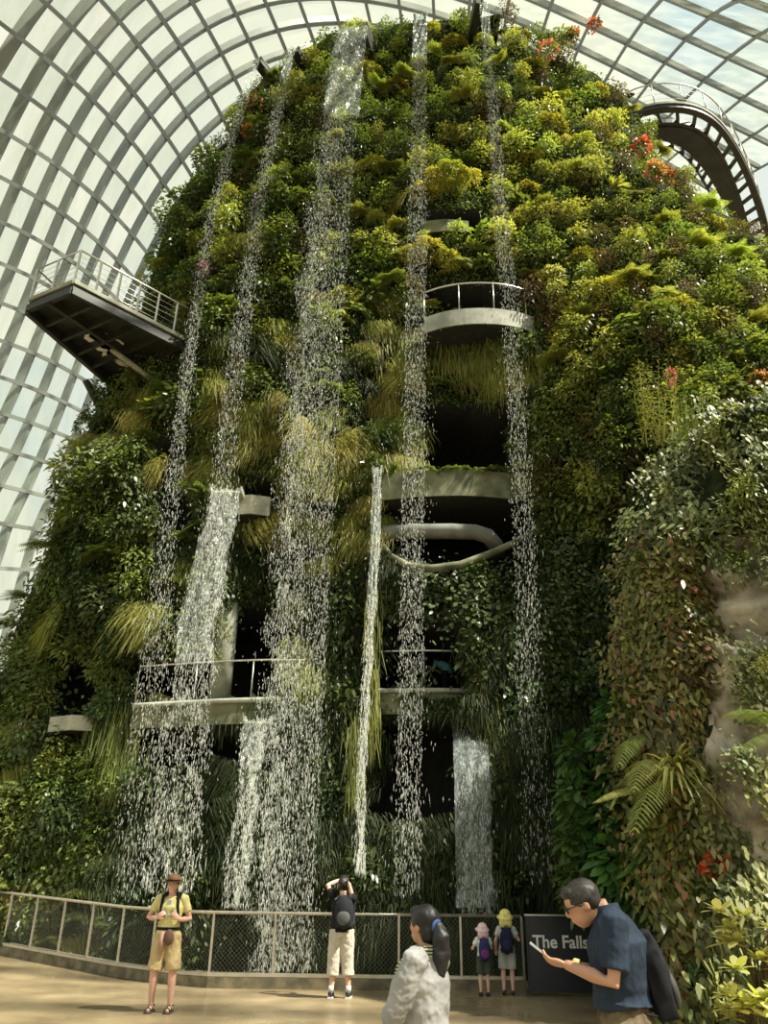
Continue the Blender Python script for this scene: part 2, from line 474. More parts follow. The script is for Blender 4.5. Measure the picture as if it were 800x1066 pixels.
def slab(name, label, pts, h, depth, mat, cat='balcony', rail=None, edge=None):
    """curved ledge: pts = (px, py_top, Y) from left to right, h thickness, depth back into the mountain"""
    P = np.array([at(a, b, y) for a, b, y in pts]); P[:, 2] = P[:, 2].mean() * .6 + P[:, 2] * .4
    if len(P) > 3:
        tt = np.linspace(0, len(P) - 1, 24); P = np.stack([np.interp(tt, np.arange(len(P)), P[:, i]) for i in range(3)], 1)
        for _ in range(8): P[1:-1] = (P[:-2] + 2 * P[1:-1] + P[2:]) / 4
    P = list(P)
    z = sum(p[2] for p in P) / len(P) if len(P) < 3 else None
    mb = MB(); n = len(P)
    V = []
    for p in P:
        V += [(p[0], p[1], p[2]), (p[0], p[1], p[2] - h), (p[0], p[1] + depth, p[2] - h), (p[0], p[1] + depth, p[2])]
    Fc = []
    for i in range(n - 1):
        for k in range(4):
            a0 = i * 4 + k; a1 = i * 4 + (k + 1) % 4
            Fc.append((a0, a1, a1 + 4, a0 + 4))
    Fc += [(3, 2, 1, 0), tuple((n - 1) * 4 + k for k in range(4))]
    mb.add(V, Fc)
    root = empty(name, P[0], label, cat)
    inv = root.location
    o = mb.build('ledge', mat, root); o.location = -inv
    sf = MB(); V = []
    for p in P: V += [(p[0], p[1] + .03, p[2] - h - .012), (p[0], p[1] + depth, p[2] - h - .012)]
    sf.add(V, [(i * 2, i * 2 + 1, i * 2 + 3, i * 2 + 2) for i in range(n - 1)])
    q = sf.build('shade_strip', M_SHADE, root); q.location = -inv  # dark strip below the slab, painted to stand for its shaded underside
    if edge:
        e = MB(); e.tube([p + np.array([0, -.02, .03]) for p in P], .06, 6)
        q = e.build('top_edge', edge, root, True); q.location = -inv
    if rail:
        r = MB(); hr, step = rail
        r.tube([p + np.array([0, .1, hr]) for p in P], .025, 6)
        q = r.build('handrail', M_STEEL, root, True); q.location = -inv
        L = 99
        for a, b in zip(P[:-1], P[1:]):
            L += np.linalg.norm(b - a)
            if L > step:
                L = 0
                c = a + np.array([0, .1, 0])
                pm = MB(); pm.tube([c, c + np.array([0, 0, hr])], .018, 6)
                q = pm.build('post', M_STEEL, root, True); q.location = -inv
    return root

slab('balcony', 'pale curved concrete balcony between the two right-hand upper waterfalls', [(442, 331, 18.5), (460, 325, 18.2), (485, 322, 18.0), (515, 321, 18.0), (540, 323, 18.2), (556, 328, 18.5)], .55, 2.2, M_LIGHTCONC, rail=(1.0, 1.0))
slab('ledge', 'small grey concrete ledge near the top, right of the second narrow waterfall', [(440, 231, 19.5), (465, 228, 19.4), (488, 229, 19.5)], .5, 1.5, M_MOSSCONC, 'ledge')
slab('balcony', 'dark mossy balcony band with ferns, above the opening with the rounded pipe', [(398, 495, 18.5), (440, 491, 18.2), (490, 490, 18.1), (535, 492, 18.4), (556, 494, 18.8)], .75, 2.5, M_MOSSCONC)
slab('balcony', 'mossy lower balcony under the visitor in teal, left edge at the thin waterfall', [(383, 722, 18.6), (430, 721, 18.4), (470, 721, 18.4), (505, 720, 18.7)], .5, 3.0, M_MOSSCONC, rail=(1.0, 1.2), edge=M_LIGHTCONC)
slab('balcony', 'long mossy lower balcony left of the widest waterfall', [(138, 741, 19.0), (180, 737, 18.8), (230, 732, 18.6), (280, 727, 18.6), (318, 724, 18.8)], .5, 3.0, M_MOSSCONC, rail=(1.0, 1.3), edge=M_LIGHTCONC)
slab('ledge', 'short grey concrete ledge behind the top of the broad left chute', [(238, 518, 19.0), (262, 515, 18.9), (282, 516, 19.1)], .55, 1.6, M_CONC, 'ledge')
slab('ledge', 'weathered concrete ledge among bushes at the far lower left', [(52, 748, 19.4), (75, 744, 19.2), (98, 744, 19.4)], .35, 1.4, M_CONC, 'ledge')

# rounded concrete pipe rim inside the middle opening
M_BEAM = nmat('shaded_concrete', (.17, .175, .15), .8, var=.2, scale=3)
mb = MB(); mb.tube([at(392, 556, 18.8), at(430, 553, 18.5), at(470, 553, 18.4), at(495, 554, 18.4), at(508, 558, 18.5), at(516, 567, 18.8), at(519, 580, 19.4)], .2, 12)
tag(mb.build('rounded_beam', M_BEAM, None, True), 'pale rounded concrete beam curving down at its right end in the middle opening', 'beam')
mb = MB(); mb.tube([at(398, 566, 18.6), at(408, 579, 18.3), at(425, 589, 18.1), at(450, 592, 18.0), at(480, 588, 18.0), at(510, 577, 18.1), at(540, 563, 18.3), at(560, 552, 18.6)], [.05, .07, .09, .1, .1, .1, .08, .05], 8)
tag(mb.build('curved_ledge', M_MOSSCONC, None, True), 'mossy curved rim forming the lower edge of the middle opening', 'ledge')
# round column behind the broad left chute
a = at(228, 728, 19.6)
mb = MB(); mb.tube([(a[0], 19.6, a[2] - .1), (a[0], 19.6, at(228, 600, 19.6)[2])], .28, 20)
tag(mb.build('round_column', M_LIGHTCONC, None, True), 'pale round concrete column standing on the long lower left balcony', 'column')

# ------------------------------------------------------------------ cantilever viewing platform at the left
def plane_pt(px, py, z):
    d = ray(px, py); d = d * ((z - CAM_H) / d[2]); d[2] += CAM_H
    return d
def platform():
    z = at(197, 357, 19.8)[2]
    A, B, C = plane_pt(31, 313, z), plane_pt(77, 294, z), plane_pt(199, 357, z)
    E = plane_pt(104, 378, z); Dp = plane_pt(150, 412, z)
    root = empty('viewing_platform', B, 'dark steel viewing platform jutting out of the mountain on the left', 'platform')
    iv = -root.location
    def put(mb, name, mat, sm=False):
        o = mb.build(name, mat, root, sm); o.location = iv; return o
    poly = [A, B, C, Dp, E]; mb = MB()
    n = 5; t = .16
    V = [tuple(p) for p in poly] + [(p[0], p[1], p[2] - t) for p in poly]
    hole = None
    mb.add(V, [(0, 1, 2, 3, 4)[::-1]] + [(i, (i + 1) % n, (i + 1) % n + n, i + n) for i in range(n)])
    # underside with an open lattice well: frame strips around it
    c = plane_pt(112, 362, z) - np.array([0, 0, t])
    rad = 1.15; m = 20
    ring = [c + np.array([math.cos(2 * math.pi * i / m) * rad * 1.35, math.sin(2 * math.pi * i / m) * rad * .9, 0]) for i in range(m)]
    mb.add([(p[0], p[1], p[2] - t) for p in poly], [(0, 1, 2, 3, 4)])
    put(mb, 'deck', M_DARKSTEEL)
    g = MB()
    lc = M_LIGHTCONC
    V = [tuple(p - np.array([0, 0, .06])) for p in ring]; g.add(V, [tuple(range(m))])
    # lattice beams
    bm_ = MB(); u = np.array([0, 0, .30])
    def beam(p, q, w=.14, h=.34): bm_.bar(np.array(p) - u, np.array(q) - u, w, h)
    beam(A, B, .12, .22); beam(B, C, .12, .22); beam(A, E); beam(E, Dp)
    for f in (.18, .36, .54, .72, .9):
        p = B + (C - B) * f; q = A + (E - A) * min(1, f * 1.25) if f < .8 else E + (Dp - E) * (f - .8) * 4
        beam(p, q, .09, .26)
    mid0 = (A + B) / 2; mid1 = (C + Dp) / 2
    beam(mid0, mid1, .12, .3)
    put(bm_, 'underside_beams', M_DARKSTEEL)
    wl = MB()
    for i in range(4):
        for j in range(3):
            if (i, j) in ((0, 2), (3, 0)): continue
            cc = plane_pt(100 + i * 9 + j * 5, 347 + i * 9 - j * 2, z) - np.array([0, 0, t + .03])
            k = 8; V = [tuple(cc + np.array([math.cos(2 * math.pi * q / k) * .33, math.sin(2 * math.pi * q / k) * .25, 0])) for q in range(k)]
            wl.add(V, [tuple(range(k))[::-1]])
    # pale opaque discs under the deck, painted as daylight through its holes
    ge = bpy.data.materials.new('daylight_paint'); ge.use_nodes = True
    b = ge.node_tree.nodes['Principled BSDF']; b.inputs['Base Color'].default_value = (.75, .78, .72, 1); b.inputs['Roughness'].default_value = .15
    put(wl, 'daylight_discs', ge)
    fa = MB(); fa.bar(B + [0, 0, .02], C + [0, 0, .02], .1, .12); fa.bar(A + [0, 0, .02], B + [0, 0, .02], .1, .12)
    put(fa, 'edge_trim', M_CONC)
    s = MB(); s.tube([plane_pt(92, 382, z) - [0, 0, .5], at(108, 432, 22.0)], .12, 8); put(s, 'strut', M_DARKSTEEL, True)
    s = MB(); s.tube([plane_pt(118, 352, z) - [0, 0, .4], at(168, 403, 20.5)], .09, 8); put(s, 'strut', M_CONC, True)
    # railing
    rl = MB(); H = np.array([0, 0, 1.15])
    rl.tube([E + H, A + H, B + H, C + H], .035, 6); 
    for f in (.5,): rl.tube([A + H * f, B + H * f, C + H * f], .012, 5)
    for f in (.17, .33, .66, .83): rl.tube([A + H * f, B + H * f, C + H * f], .006, 4)
    put(rl, 'handrail', M_STEEL, True)
    for (p, q, n) in ((B, C, 6), (A, B, 2), (E, A, 4)):
        for i in range(n):
            r0 = p + (q - p) * i / n; s = MB(); s.box(r0 + H / 2, (.05, .05, 1.15)); put(s, 'post', M_STEEL)
platform()

# ------------------------------------------------------------------ curved walkway at the upper right
def walkway():
    z = at(650, 118, 22.3)[2]
    outer = [(640, 128), (655, 116), (672, 110), (692, 107), (712, 107), (731, 112), (746, 122), (758, 136), (768, 152), (778, 172), (787, 193), (795, 216), (801, 240), (806, 268), (808, 300)]
    inner = [(668, 150), (676, 147), (688, 148), (700, 151), (708, 157), (716, 164), (722, 172), (728, 181), (734, 191), (740, 203), (746, 216), (751, 230), (756, 246), (762, 270), (766, 300)]
    O = np.array([plane_pt(a, b, z) for a, b in outer]); I = np.array([plane_pt(a, b, z) for a, b in inner])
    # resample smoothly
    def rs(P, n):
        d = np.r_[0, np.cumsum(np.linalg.norm(np.diff(P, axis=0), axis=1))]; t = np.linspace(0, d[-1], n)
        Q = np.stack([np.interp(t, d, P[:, i]) for i in range(3)], 1)
        for _ in range(6): Q[1:-1] = (Q[:-2] + 2 * Q[1:-1] + Q[2:]) / 4
        return Q
    n = 60; O = rs(O, n); I = rs(I, n)
    root = empty('curved_walkway', O[0], 'dark curved aerial walkway with slotted edge at the upper right', 'walkway')
    iv = -root.location
    def put(mb, name, mat, sm=False):
        o = mb.build(name, mat, root, sm); o.location = iv; return o
    d = (I - O) / np.linalg.norm(I - O, axis=1, keepdims=True)
    w = np.linalg.norm(I - O, axis=1)[:, None]
    up = np.tile([0, 0, 1.], (n, 1))
    g0, g1 = .28, 1.0
    def ribbon(a, b, t, name, mat):
        V = np.concatenate([O + d * a, O + d * b, O + d * a - [0, 0, t], O + d * b - [0, 0, t]]); i = np.arange(n - 1)
        Fc = np.concatenate([np.stack([i, i + 1, i + 1 + n, i + n], 1), np.stack([i + 2 * n, i + 3 * n, i + 1 + 3 * n, i + 1 + 2 * n], 1), np.stack([i, i + 2 * n, i + 1 + 2 * n, i + 1], 1), np.stack([i + n, i + 1 + n, i + 1 + 3 * n, i + 3 * n], 1)])
        m = MB(); m.add([tuple(v) for v in V], [tuple(f) for f in Fc]); put(m, name, mat)
    ribbon(0, .30, .2, 'outer_rim', M_DARKSTEEL)
    ribbon(.78, 1.0, .2, 'inner_rim', M_DARKSTEEL)
    ribbon(np.full((n, 1), .98), np.maximum(w - .45, 1.1), .25, 'deck', M_DARKSTEEL)
    ribbon(np.maximum(w - .12, 1.3), np.maximum(w, 1.4), .2, 'inner_edge', M_DARKSTEEL)
    for i in range(1, n - 1):
        cb = MB()
        if i % 3 == 0: cb.bar(O[i] + d[i] * .2 - [0, 0, .1], O[i] + d[i] * .9 - [0, 0, .1], .13, .14)
        if i % 3 == 1: cb.bar(O[i] + d[i] * (w[i] - .5) - [0, 0, .1], O[i] + d[i] * (w[i]) - [0, 0, .1], .12, .14)
        if cb.V: put(cb, 'cross_bar', M_DARKSTEEL)
    tr = MB(); sweep(tr, O + [0, 0, .04], up, .08, .1); put(tr, 'rim_trim', M_CONC)
    r = MB(); H = np.array([0, 0, 1.2])
    r.tube(list(O + H), .03, 6)
    for f in (.25, .5, .75): r.tube(list(O + H * f), .006, 4)
    put(r, 'handrail', M_STEEL, True)
    for i in range(2, n - 1, 4):
        s = MB(); s.tube([O[i], O[i] + H], .022, 6); put(s, 'post', M_STEEL, True)
walkway()
# small spotlight by the walkway's start
mb = MB(); p = at(653, 101, 22); q = at(660, 97, 21.9); mb.tube([p, q], .09, 10); mb.tube([at(646, 104, 22.2), p], .03, 6)
tag(mb.build('spotlight', M_DARKSTEEL, None, True), 'small black spotlight poking out beside the start of the curved walkway', 'spotlight')

# ------------------------------------------------------------------ rock buttress at the right
BL = [(700, 1120, 11.2), (692, 1040, 11.4), (700, 960, 11.6), (702, 900, 11.8), (690, 800, 12), (684, 700, 12.2), (682, 600, 12.4), (690, 520, 12.7), (708, 470, 13)]
_B = np.array([at(a, b, y) for a, b, y in BL]); _B = _B[np.argsort(_B[:, 2])]
BTOP = _B[-1, 2] + .3
def but_X0(z): return np.interp(z, _B[:, 2], _B[:, 0])
def but_Y(x, z):
    x0 = but_X0(z); t = np.clip((x - x0) / 1.6, 0, 1)
    Y = 13.4 - 2.6 * np.sqrt(1 - (1 - t) ** 2) + .12 * z
    return Y + .35 * vnoise(x, z, 2.6, 9) + .12 * vnoise(x, z, .8, 10)
def bsurf(px, py):
    px = np.atleast_1d(np.asarray(px, float)); py = np.atleast_1d(np.asarray(py, float))
    r = ray(px, py); r = r / r[:, 1:2]; res = np.full((len(px), 3), np.nan); done = np.zeros(len(px), bool)
    for Yv in np.arange(8, 18, .06):
        P = r * Yv; P[:, 2] += CAM_H
        h = (P[:, 0] > but_X0(P[:, 2])) & (P[:, 2] < BTOP) & (P[:, 2] > 0) & (P[:, 1] >= but_Y(P[:, 0], P[:, 2])) & ~done
        res[h] = P[h]; done |= h
    return res
def build_buttress():
    nz, nx = 120, 90; V = []
    for z in np.linspace(-.05, BTOP, nz):
        x0 = but_X0(z) + .22; u = np.linspace(0, 1, nx) ** 1.6; x = x0 + u * 7
        x = x + .25 * vnoise(x, x * 0 + z, 1.5, 33) * (u > 0)
        Y = but_Y(x, x * 0 + z)
        # blocky rock strata
        Y = Y + .16 * np.round(2.2 * vnoise(x, x * 0 + z, 1.1, 12)) 
        P = np.stack([x, Y, x * 0 + z], 1)
        Q = np.array([[x0 + 7, 19, z], [x0 + .8, 19, z], [x0 + .2, 16, z]])
        V.append(np.concatenate([P, Q]))
    V = np.array(V); w = V.shape[1]
    i = np.arange(nz - 1)[:, None] * w; j = np.arange(w)[None]; a = i + j; b = i + (j + 1) % w
    Fc = np.stack([a.ravel(), b.ravel(), (b + w).ravel(), (a + w).ravel()], 1)
    Fl = [tuple(f) for f in Fc] + [tuple(range((nz - 1) * w, nz * w))]
    me = np_mesh('rock_buttress', V.reshape(-1, 3), Fl, M_ROCK, True)
    me.materials.append(M_SOIL)
    VV = V.reshape(-1, 3); fx, fy = proj(VV)
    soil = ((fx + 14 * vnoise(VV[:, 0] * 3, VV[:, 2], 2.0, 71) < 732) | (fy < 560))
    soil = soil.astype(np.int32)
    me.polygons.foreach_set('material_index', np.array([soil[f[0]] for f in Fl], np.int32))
    o = link('rock_buttress', me); tag(o, 'tall pale brown rock pillar rising at the right edge, overgrown with creeper', 'rock', kind='structure')
build_buttress()
# dark planted bank behind the sign, carrying the big-leaved shrubs
def build_bank():
    mb = MB()
    c = at(652, 880, 14.6)
    mb.ell((c[0] + .4, 14.9, 2.7), (1.3, .9, 1.9), 24, 16)
    mb.ell((c[0] + 1.3, 14.6, 1.0), (1.2, .9, 1.6), 24, 16)
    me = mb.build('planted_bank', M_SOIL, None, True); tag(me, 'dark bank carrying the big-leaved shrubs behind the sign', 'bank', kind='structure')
build_bank()

# ------------------------------------------------------------------ fence, kerb, sign
def fence():
    # plan of the kerb line, found from its foot on the floor
    fl = at(190, 1027, 15.7); P = []
    f1 = ground(190, 1027); f2 = ground(215, 1029); f3 = ground(548, 1033)
    g0 = at(0, 990, 18.7)
    g0[2] = floor_z(g0[0], g0[1])
    f1[2] = 0
    gm = f1 + (g0 - f1) * 1.35; gm[2] = floor_z(gm[0], gm[1])
    P = [gm, g0, f1 + (g0 - f1) * .66, f1 + (g0 - f1) * .33, f1, f2, f3]
    for p in P[:4]: p[2] = floor_z(p[0], p[1])
    kb = MB()
    n = len(P)
    off = np.array([0, .28, 0]); V = []
    for p in P: V += [p, p + [0, 0, .17], p + off + [0, 0, .17], p + off]
    Fc = []
    for i in range(n - 1):
        for k in range(4):
            a0 = i * 4 + k; a1 = i * 4 + (k + 1) % 4; Fc.append((a0, a0 + 4, a1 + 4, a1))
    Fc += [(0, 1, 2, 3), tuple((n - 1) * 4 + k for k in (3, 2, 1, 0))]
    kb.add(V, Fc); o = kb.build('kerb', nmat('kerb_stone', (.10, .09, .055), .8, scale=5, bump=.3, color2=(.24, .20, .12)))
    tag(o, 'low stone kerb running under the mesh fence', 'kerb', kind='structure')
    root = empty('mesh_fence', P[0], 'steel handrail fence with wire mesh between the path and the falls', 'fence')
    iv = -root.location
    def put(mb, name, mat, sm=False):
        q = mb.build(name, mat, root, sm); q.location = iv; return q
    Q = [p + np.array([0, .1, 0]) for p in P]; H = 1.13
    rail = MB(); rail.tube([p + [0, 0, H] for p in Q], .028, 8); put(rail, 'handrail', M_RAIL, True)
    bt = MB(); sweep(bt, np.array([p + [0, -.02, .20] for p in Q]), np.tile([0, 0, 1.], (n, 1)), .16, .05); put(bt, 'bottom_rail', M_RAIL)
    wire = MB()
    for a, b in zip(Q[:-1], Q[1:]):
        L = np.linalg.norm(b - a); m = max(1, round(L / 1.0))
        if L > 1.0:
            for i in range(m):
                c = a + (b - a) * i / m; s = MB(); s.box(c + [0, 0, .2 + (H - .2) / 2], (.035, .05, H - .2)); put(s, 'post', M_RAIL)
        # diamond wire mesh
        dx = (b - a) / L; s = .075; z0, z1 = .24, H - .04; hh = z1 - z0
        for i in range(int((L + hh) / s)):
            for sg in (1, -1):
                t0 = i * s - (hh if sg > 0 else 0); t1 = t0 + sg * hh
                if sg < 0: t0 = i * s; t1 = t0 - hh
                za, zb = z0, z1
                ta, tb = t0, t1
                # clip to 0..L
                def clip(ta, za, tb, zb):
                    if ta > tb: ta, za, tb, zb = tb, zb, ta, za
                    if tb <= 0 or ta >= L: return None
                    if ta < 0: za = za + (zb - za) * (0 - ta) / (tb - ta); ta = 0
                    if tb > L: zb = za + (zb - za) * (L - ta) / (tb - ta); tb = L
                    return ta, za, tb, zb
                r = clip(ta, za, tb, zb)
                if r:
                    wire.bar(a + dx * r[0] + [0, 0, r[1]], a + dx * r[2] + [0, 0, r[3]], .0035, .0035, up=(0, 1, 0))
    put(wire, 'wire_mesh', M_WIRE)
    e = P[-1] + np.array([0, .1, 0]); s = MB(); s.box(e + [0, 0, .2 + (H - .2) / 2], (.035, .05, H - .2)); put(s, 'post', M_RAIL)
M_RAIL = nmat('fence_rail', (.50, .46, .36), .35, .6, var=.1)
M_WIRE = nmat('fence_wire', (.16, .16, .13), .5, .5, var=.1)
fence()

def sign():
    z0, z1 = .05, 1.16
    a = ground(548, 1036); b = ground(700, 1040)
    Y = float(a[1]) - .05; x0 = float(at(547, 960, Y)[0]); x1 = x0 + 2.5
    root = empty('information_sign', (x0, Y, 0), 'dark navy sign board with white lettering beside the end of the fence', 'sign')
    mb = MB(); mb.box(((x1 - x0) / 2, 0, (z0 + z1) / 2), (x1 - x0, .06, z1 - z0))
    mb.build('panel', nmat('navy_panel', (.012, .014, .022), .35, var=.1), root)
    mb = MB(); mb.box(((x1 - x0) / 2, 0, z1 + .012), (x1 - x0 + .02, .09, .024)); mb.build('top_edge', M_STEEL, root)
    mb = MB(); mb.box((.03, -.045, .60), (.02, .02, 1.05)); mb.build('edge_strip', M_DARKSTEEL, root)
    cu = bpy.data.curves.new('lettering', 'FONT'); cu.body = 'The Falls'; cu.size = .265; cu.extrude = .004; cu.offset = .005
    t = bpy.data.objects.new('lettering', cu); COL.objects.link(t)
    dg = bpy.context.evaluated_depsgraph_get(); me = bpy.data.meshes.new_from_object(t.evaluated_get(dg)); bpy.data.objects.remove(t)
    me.materials.clear(); me.materials.append(nmat('white_vinyl', (.72, .72, .68), .5, var=.02))
    o = link('lettering', me, root, (.10, -.037, .69), (math.pi / 2, 0, 0)); o.scale = (.98, 1, 1)
sign()

# ------------------------------------------------------------------ plants
def blades(P, D, S, Lg, Wd, droop=0.0, prof=(.15, 1, .8, .03), fold=0.0):
    """P base, D direction, S side vector (n,3); length, width (n,); returns verts, quads"""
    n = len(P); ns = len(prof); s = np.linspace(0, 1, ns)
    droop = np.broadcast_to(np.asarray(droop, float), (n,))
    Lg = np.broadcast_to(np.asarray(Lg, float), (n,)); Wd = np.broadcast_to(np.asarray(Wd, float), (n,))
    c = P[:, None] + D[:, None] * (s[None, :, None] * Lg[:, None, None])
    c[..., 2] -= (s[None] ** 2) * (droop * Lg)[:, None]
    w = np.array(prof)[None, :, None] * Wd[:, None, None] * .5
    A = c - S[:, None] * w; B = c + S[:, None] * w
    if fold:
        N = np.cross(D, S)[:, None]; A = A + N * w * fold; B = B + N * w * fold
    V = np.stack([A, B], 2).reshape(n, ns * 2, 3)
    b = np.arange(n)[:, None] * ns * 2 + np.arange(ns - 1)[None] * 2
    Fc = np.stack([b, b + 1, b + 3, b + 2], -1).reshape(-1, 4)
    return V.reshape(-1, 3), Fc

def unit(v): return v / np.maximum(np.linalg.norm(v, axis=-1, keepdims=True), 1e-9)
def rvec(n): return unit(rng.normal(size=(n, 3)))
def side_of(D, up=(0, 0, 1), jit=.4):
    S = np.cross(D, np.asarray(up, float) + rng.normal(size=D.shape) * jit); return unit(S)
def join(parts):
    Vs = []; Fs = []; n = 0
    for V, Fc in parts: Vs.append(V); Fs.append(Fc + n); n += len(V)
    return np.concatenate(Vs), np.concatenate(Fs)

def leaf_mat(name, c1, c2, rough=.4, trans=.35, c3=None, objvar=.25, accent=.85):
    m = bpy.data.materials.new(name); m.use_nodes = True
    nt = m.node_tree; nt.nodes.clear(); N = nt.nodes.new; L = nt.links.new
    g = N('ShaderNodeNewGeometry'); oi = N('ShaderNodeObjectInfo')
    r = N('ShaderNodeValToRGB'); e = r.color_ramp.elements
    e[0].color = (*c1, 1); e[1].color = (*c2, 1); e[1].position = accent if c3 else 1.0
    if c3: q = e.new(min(.99, accent + .04)); q.color = (*c3, 1)
    L(g.outputs['Random Per Island'], r.inputs['Fac'])
    h = N('ShaderNodeHueSaturation')
    mh = N('ShaderNodeMapRange'); mh.inputs['To Min'].default_value = .5 - objvar * .10; mh.inputs['To Max'].default_value = .5 + objvar * .10
    mv = N('ShaderNodeMapRange'); mv.inputs['To Min'].default_value = 1 - objvar; mv.inputs['To Max'].default_value = 1 + objvar * 1.3
    L(oi.outputs['Random'], mh.inputs['Value']); L(mh.outputs[0], h.inputs['Hue'])
    wn = N('ShaderNodeMath'); wn.operation = 'MULTIPLY'; wn.inputs[1].default_value = 7.31; L(oi.outputs['Random'], wn.inputs[0])
    fr = N('ShaderNodeMath'); fr.operation = 'FRACT'; L(wn.outputs[0], fr.inputs[0]); L(fr.outputs[0], mv.inputs['Value']); L(mv.outputs[0], h.inputs['Value'])
    L(r.outputs['Color'], h.inputs['Color'])
    d = N('ShaderNodeBsdfPrincipled'); d.inputs['Roughness'].default_value = rough; d.inputs['Specular IOR Level'].default_value = .32
    L(h.outputs['Color'], d.inputs['Base Color'])
    t = N('ShaderNodeBsdfTranslucent'); mixc = N('ShaderNodeMix'); mixc.data_type = 'RGBA'; mixc.blend_type = 'MULTIPLY'; mixc.inputs['Factor'].default_value = 1
    L(h.outputs['Color'], mixc.inputs['A']); mixc.inputs['B'].default_value = (1.3, 1.35, .5, 1)
    L(mixc.outputs['Result'], t.inputs['Color'])
    mx = N('ShaderNodeMixShader'); mx.inputs['Fac'].default_value = trans; L(d.outputs[0], mx.inputs[1]); L(t.outputs[0], mx.inputs[2])
    o = N('ShaderNodeOutputMaterial'); L(mx.outputs[0], o.inputs['Surface'])
    return m
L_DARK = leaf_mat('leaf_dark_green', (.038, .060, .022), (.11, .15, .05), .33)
L_MID = leaf_mat('leaf_mid_green', (.09, .130, .035), (.235, .27, .075), .36)
L_LIGHT = leaf_mat('leaf_light_green', (.21, .25, .06), (.44, .44, .14), .4)
L_YEL = leaf_mat('leaf_yellow_green', (.28, .29, .05), (.52, .48, .12), .5, .4)
L_OLIVE = leaf_mat('fern_olive', (.19, .205, .05), (.46, .43, .12), .5, .4)
L_BROWN = leaf_mat('leaf_bronze', (.06, .045, .025), (.20, .14, .07), .4, .3)
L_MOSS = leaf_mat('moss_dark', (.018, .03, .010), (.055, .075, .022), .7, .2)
L_VINE = leaf_mat('vine_mixed', (.05, .060, .02), (.27, .25, .075), .3, .3, (.30, .12, .07), .3, .90)
L_RED = leaf_mat('petal_red', (.45, .03, .03), (.75, .16, .10), .5, .3)
L_PINK = leaf_mat('petal_pink', (.55, .12, .16), (.80, .35, .25), .5, .3)
L_PURPLE = leaf_mat('petal_purple', (.25, .08, .22), (.5, .25, .45), .5, .3)
L_CROTON = leaf_mat('leaf_gold', (.36, .38, .12), (.62, .57, .26), .4, .4, objvar=.1)
L_BIG = leaf_mat('leaf_big_green', (.035, .085, .02), (.09, .17, .04), .35, .35)
L_STEM = nmat('plant_stem', (.10, .08, .04), .8, var=.3)

OUT = np.array([0, -1., 0])
def g_shrub(R=.55, N=420, ll=.13, lw=.07, flat=.75, lumps=6, droop=.4):
    cen = rvec(lumps) * np.array([.55, .35, .5]) * R; cen[:, 1] -= .25 * R
    k = rng.integers(0, lumps, N); d = rvec(N); d[:, 1] -= .35; d[:, 2] += .15; d = unit(d)
    P = cen[k] + d * R * rng.uniform(.35, .62, (N, 1)); 
    D = unit(d * .7 + rvec(N) * .6 + np.array([0, -.15, -.25]))
    return blades(P, D, side_of(D, d.mean(0) * 0 + [0, -.4, 1], .5), ll * rng.uniform(.6, 1.3, N), lw * rng.uniform(.7, 1.2, N), droop, fold=.25)
def g_cushion(R=.5, N=900):
    """puffy clubmoss cushion of fine sprays"""
    d = rvec(N); d[:, 1] -= .5; d[:, 2] += .35; d = unit(d)
    b = 1 + .18 * np.sin(d[:, 0] * 7) * np.cos(d[:, 2] * 6)
    P = d * R * np.array([1, .6, .75]) * (rng.uniform(.75, 1, (N, 1)) * b[:, None])
    D = unit(d + rvec(N) * .5 + [0, 0, -.2])
    return blades(P, D, side_of(D), .10 * rng.uniform(.6, 1.4, N), .035, .8, prof=(.4, 1, .1))
def g_hang(R=.45, N=620, L=.5):
    """curtain of hanging strap fronds"""
    x = rng.normal(0, R * .5, N); z = rng.uniform(-.45, .45, N) * R
    P = np.stack([x, rng.uniform(-.12, .12, N), z], 1)
    D = unit(np.stack([rng.normal(0, .28, N), -rng.uniform(.15, .9, N), rng.uniform(-1, .25, N)], 1))
    return blades(P, D, side_of(D, (0, 0, 1), .3), L * rng.uniform(.3, 1.15, N), .013 * rng.uniform(.8, 1.8, N), rng.uniform(.7, 1.5, N), prof=(.5, 1, 1, .8, .1))
def g_fern(nf=16, L=.7, npin=17, up=.55, wp=.16, pw=.028):
    parts = []
    for i in range(nf):
        a = rng.uniform(-math.pi, math.pi)
        d0 = unit(np.array([[math.cos(a) * .9, -abs(math.sin(a)) * .8 - .25, rng.uniform(-.1, .9) * up]]))[0]
        Lf = L * rng.uniform(.7, 1.15); s = np.linspace(.08, 1, npin)
        c = d0[None] * (s * Lf)[:, None]; c[:, 2] -= s ** 2 * Lf * .55
        T = unit(np.gradient(c, axis=0)); S = unit(np.cross(T, [0, 0, 1]) + 1e-4)
        parts.append(blades(c[:1], d0[None], side_of(d0[None], jit=0), Lf, .012, .55, prof=(1, .8, .6, .2)))
        pl = wp * L / .7 * np.sin(np.clip(s * .93 + .12, 0, 1) * math.pi) ** .7 + .01
        for sg in (1, -1):
            D = unit(S * sg + T * .35 + np.array([0, 0, -.15]))
            parts.append(blades(c, D, T, pl, pw, .25, prof=(.6, 1, .15)))
    return join(parts)
def g_rosette(N=34, L=.6, W=.055, up=.5, droop=.7):
    a = rng.uniform(0, 2 * math.pi, N); e = rng.uniform(-.2, 1.2, N)
    D = unit(np.stack([np.cos(a) * np.cos(e), -np.abs(np.sin(a)) * np.cos(e) - .2, np.sin(e) * up + .1], 1))
    return blades(np.zeros((N, 3)) + rvec(N) * .03, D, side_of(D, jit=.1), L * rng.uniform(.6, 1.1, N), W, droop * rng.uniform(.4, 1.2, N), prof=(.7, 1, .9, .6, .04), fold=.3)
